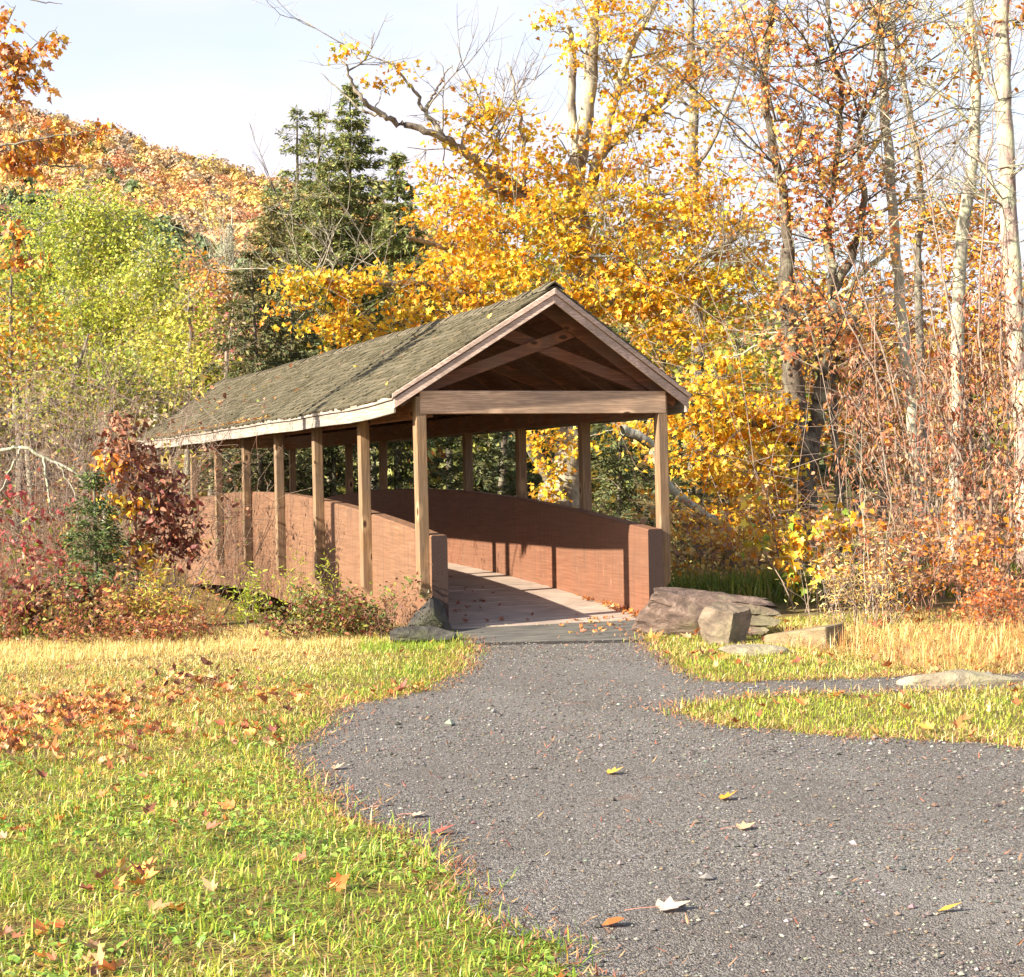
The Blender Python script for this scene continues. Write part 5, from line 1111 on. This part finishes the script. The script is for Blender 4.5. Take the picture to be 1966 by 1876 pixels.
for k in range(3300):
    a = r_.uniform(.13, .42)*(nx-1) if k % 6 else r_.uniform(.0, .62)*(nx-1); a = np.clip(a, 0, nx-2); t = r_.uniform(.0, 1.02)*(nz-2); t = min(t, nz-2.01); ia, it = int(a), int(t)
    p = G[ia, it]+(G[ia+1, it]-G[ia, it])*(a-ia)+(G[ia, it+1]-G[ia, it])*(t-it)
    f_ = t/(nz-2); w = r_.uniform(2.6, 4.8)*(1.0 if f_ > .5 else .9); h = w*r_.uniform(.9, 1.3)
    u = 1-np.interp(f_, [.12, .22, .46, .60], [1, 0, 0, 1]); green = r_.random() < (.85*u*(.55+.45*math.sin(a*.8+1)) + .03)
    if green: w *= .75; h *= 1.5
    m = 170; d3 = unit(r_.normal(0, 1, (m, 3))); d3[:, 2] = np.abs(d3[:, 2])*1.1-.25
    lob = 1+.22*np.sin(d3[:, 0]*5+k)*np.sin(d3[:, 1]*5+k*2)+.15*np.sin(d3[:, 2]*7+k)
    rad = r_.uniform(.75, 1.05, (m, 1))*lob[:, None]
    if green: rad[:, 0] *= np.clip(1.25-d3[:, 2]*.9, .25, 1.2)
    C = p+np.array([0, 0, h*.75])+d3*rad*np.array([w, w, h])
    V, f = leaf_arrays(C, r_.uniform(.7, 1.45, m), np.cross(d3, r_.normal(0, 1, (m, 3)))+r_.normal(0, .2, (m, 3)), d3+r_.normal(0, .2, (m, 3)), DIAM*np.array([1, 1.5]), .2, .1)
    base = np.array(HG[r_.integers(3)] if green else HC[r_.integers(7)])*r_.uniform(.75, 1.15)
    if not green and r_.random() < .16: base = np.array((.36, .28, .19))
    VV.append(V); FF.append(f+nv); nv += len(V); TT.append(np.clip(base*(1+r_.normal(0, .07, (m, 1))), .01, .9))
tag(link('forest', npmesh('forest', np.concatenate(VV), [np.concatenate(FF)], np.concatenate(TT)), M_NEEDLE), kind='stuff')

# the wood between the near trees and the foot of the hill, too dense to tell its trees apart
r_ = np.random.default_rng(78); VV = []; FF = []; TT = []; nv = 0
for k in range(420):
    px = r_.uniform(-350, 2350); D = r_.uniform(62, 215); p = onground(px, D); top = np.interp(px, [-400, 300, 700, 1300, 2400], [560, 600, 640, 640, 600])+r_.uniform(-30, 190)
    h = max(2.0, CAM[2]+(917-top)/F*D-p[2]); w = r_.uniform(1.6, 3.2)*(.7+D/300); m = int(170*(1.0 if D > 110 else 1.5))
    d3 = unit(r_.normal(0, 1, (m, 3))); lob = 1+.25*np.sin(d3[:, 0]*5+k)*np.sin(d3[:, 1]*5+k*2)+.18*np.sin(d3[:, 2]*6+k)
    C = p+np.array([0, 0, h*.52])+d3*(r_.uniform(.55, 1.05, (m, 1))*lob[:, None])*np.array([w, w, h*.5])
    V, f = leaf_arrays(C, r_.uniform(.35, .75, m)*(.6+D/180), np.cross(d3, r_.normal(0, 1, (m, 3)))+r_.normal(0, .45, (m, 3)), d3+r_.normal(0, .5, (m, 3)), RAG, .2, .1)
    base = np.array([(.24, .25, .06), (.34, .33, .06), (.12, .14, .05), (.40, .24, .07), (.40, .16, .06), (.30, .22, .13), (.44, .34, .06), (.10, .125, .05)][r_.integers(8)])*r_.uniform(.7, 1.15)
    VV.append(V); FF.append(f+nv); nv += len(V); TT.append(np.clip(base*(1+r_.normal(0, .16, (m, 1))), .01, .9))
tag(link('woods', npmesh('woods', np.concatenate(VV), [np.concatenate(FF)], np.concatenate(TT)), M_NEEDLE), kind='stuff')
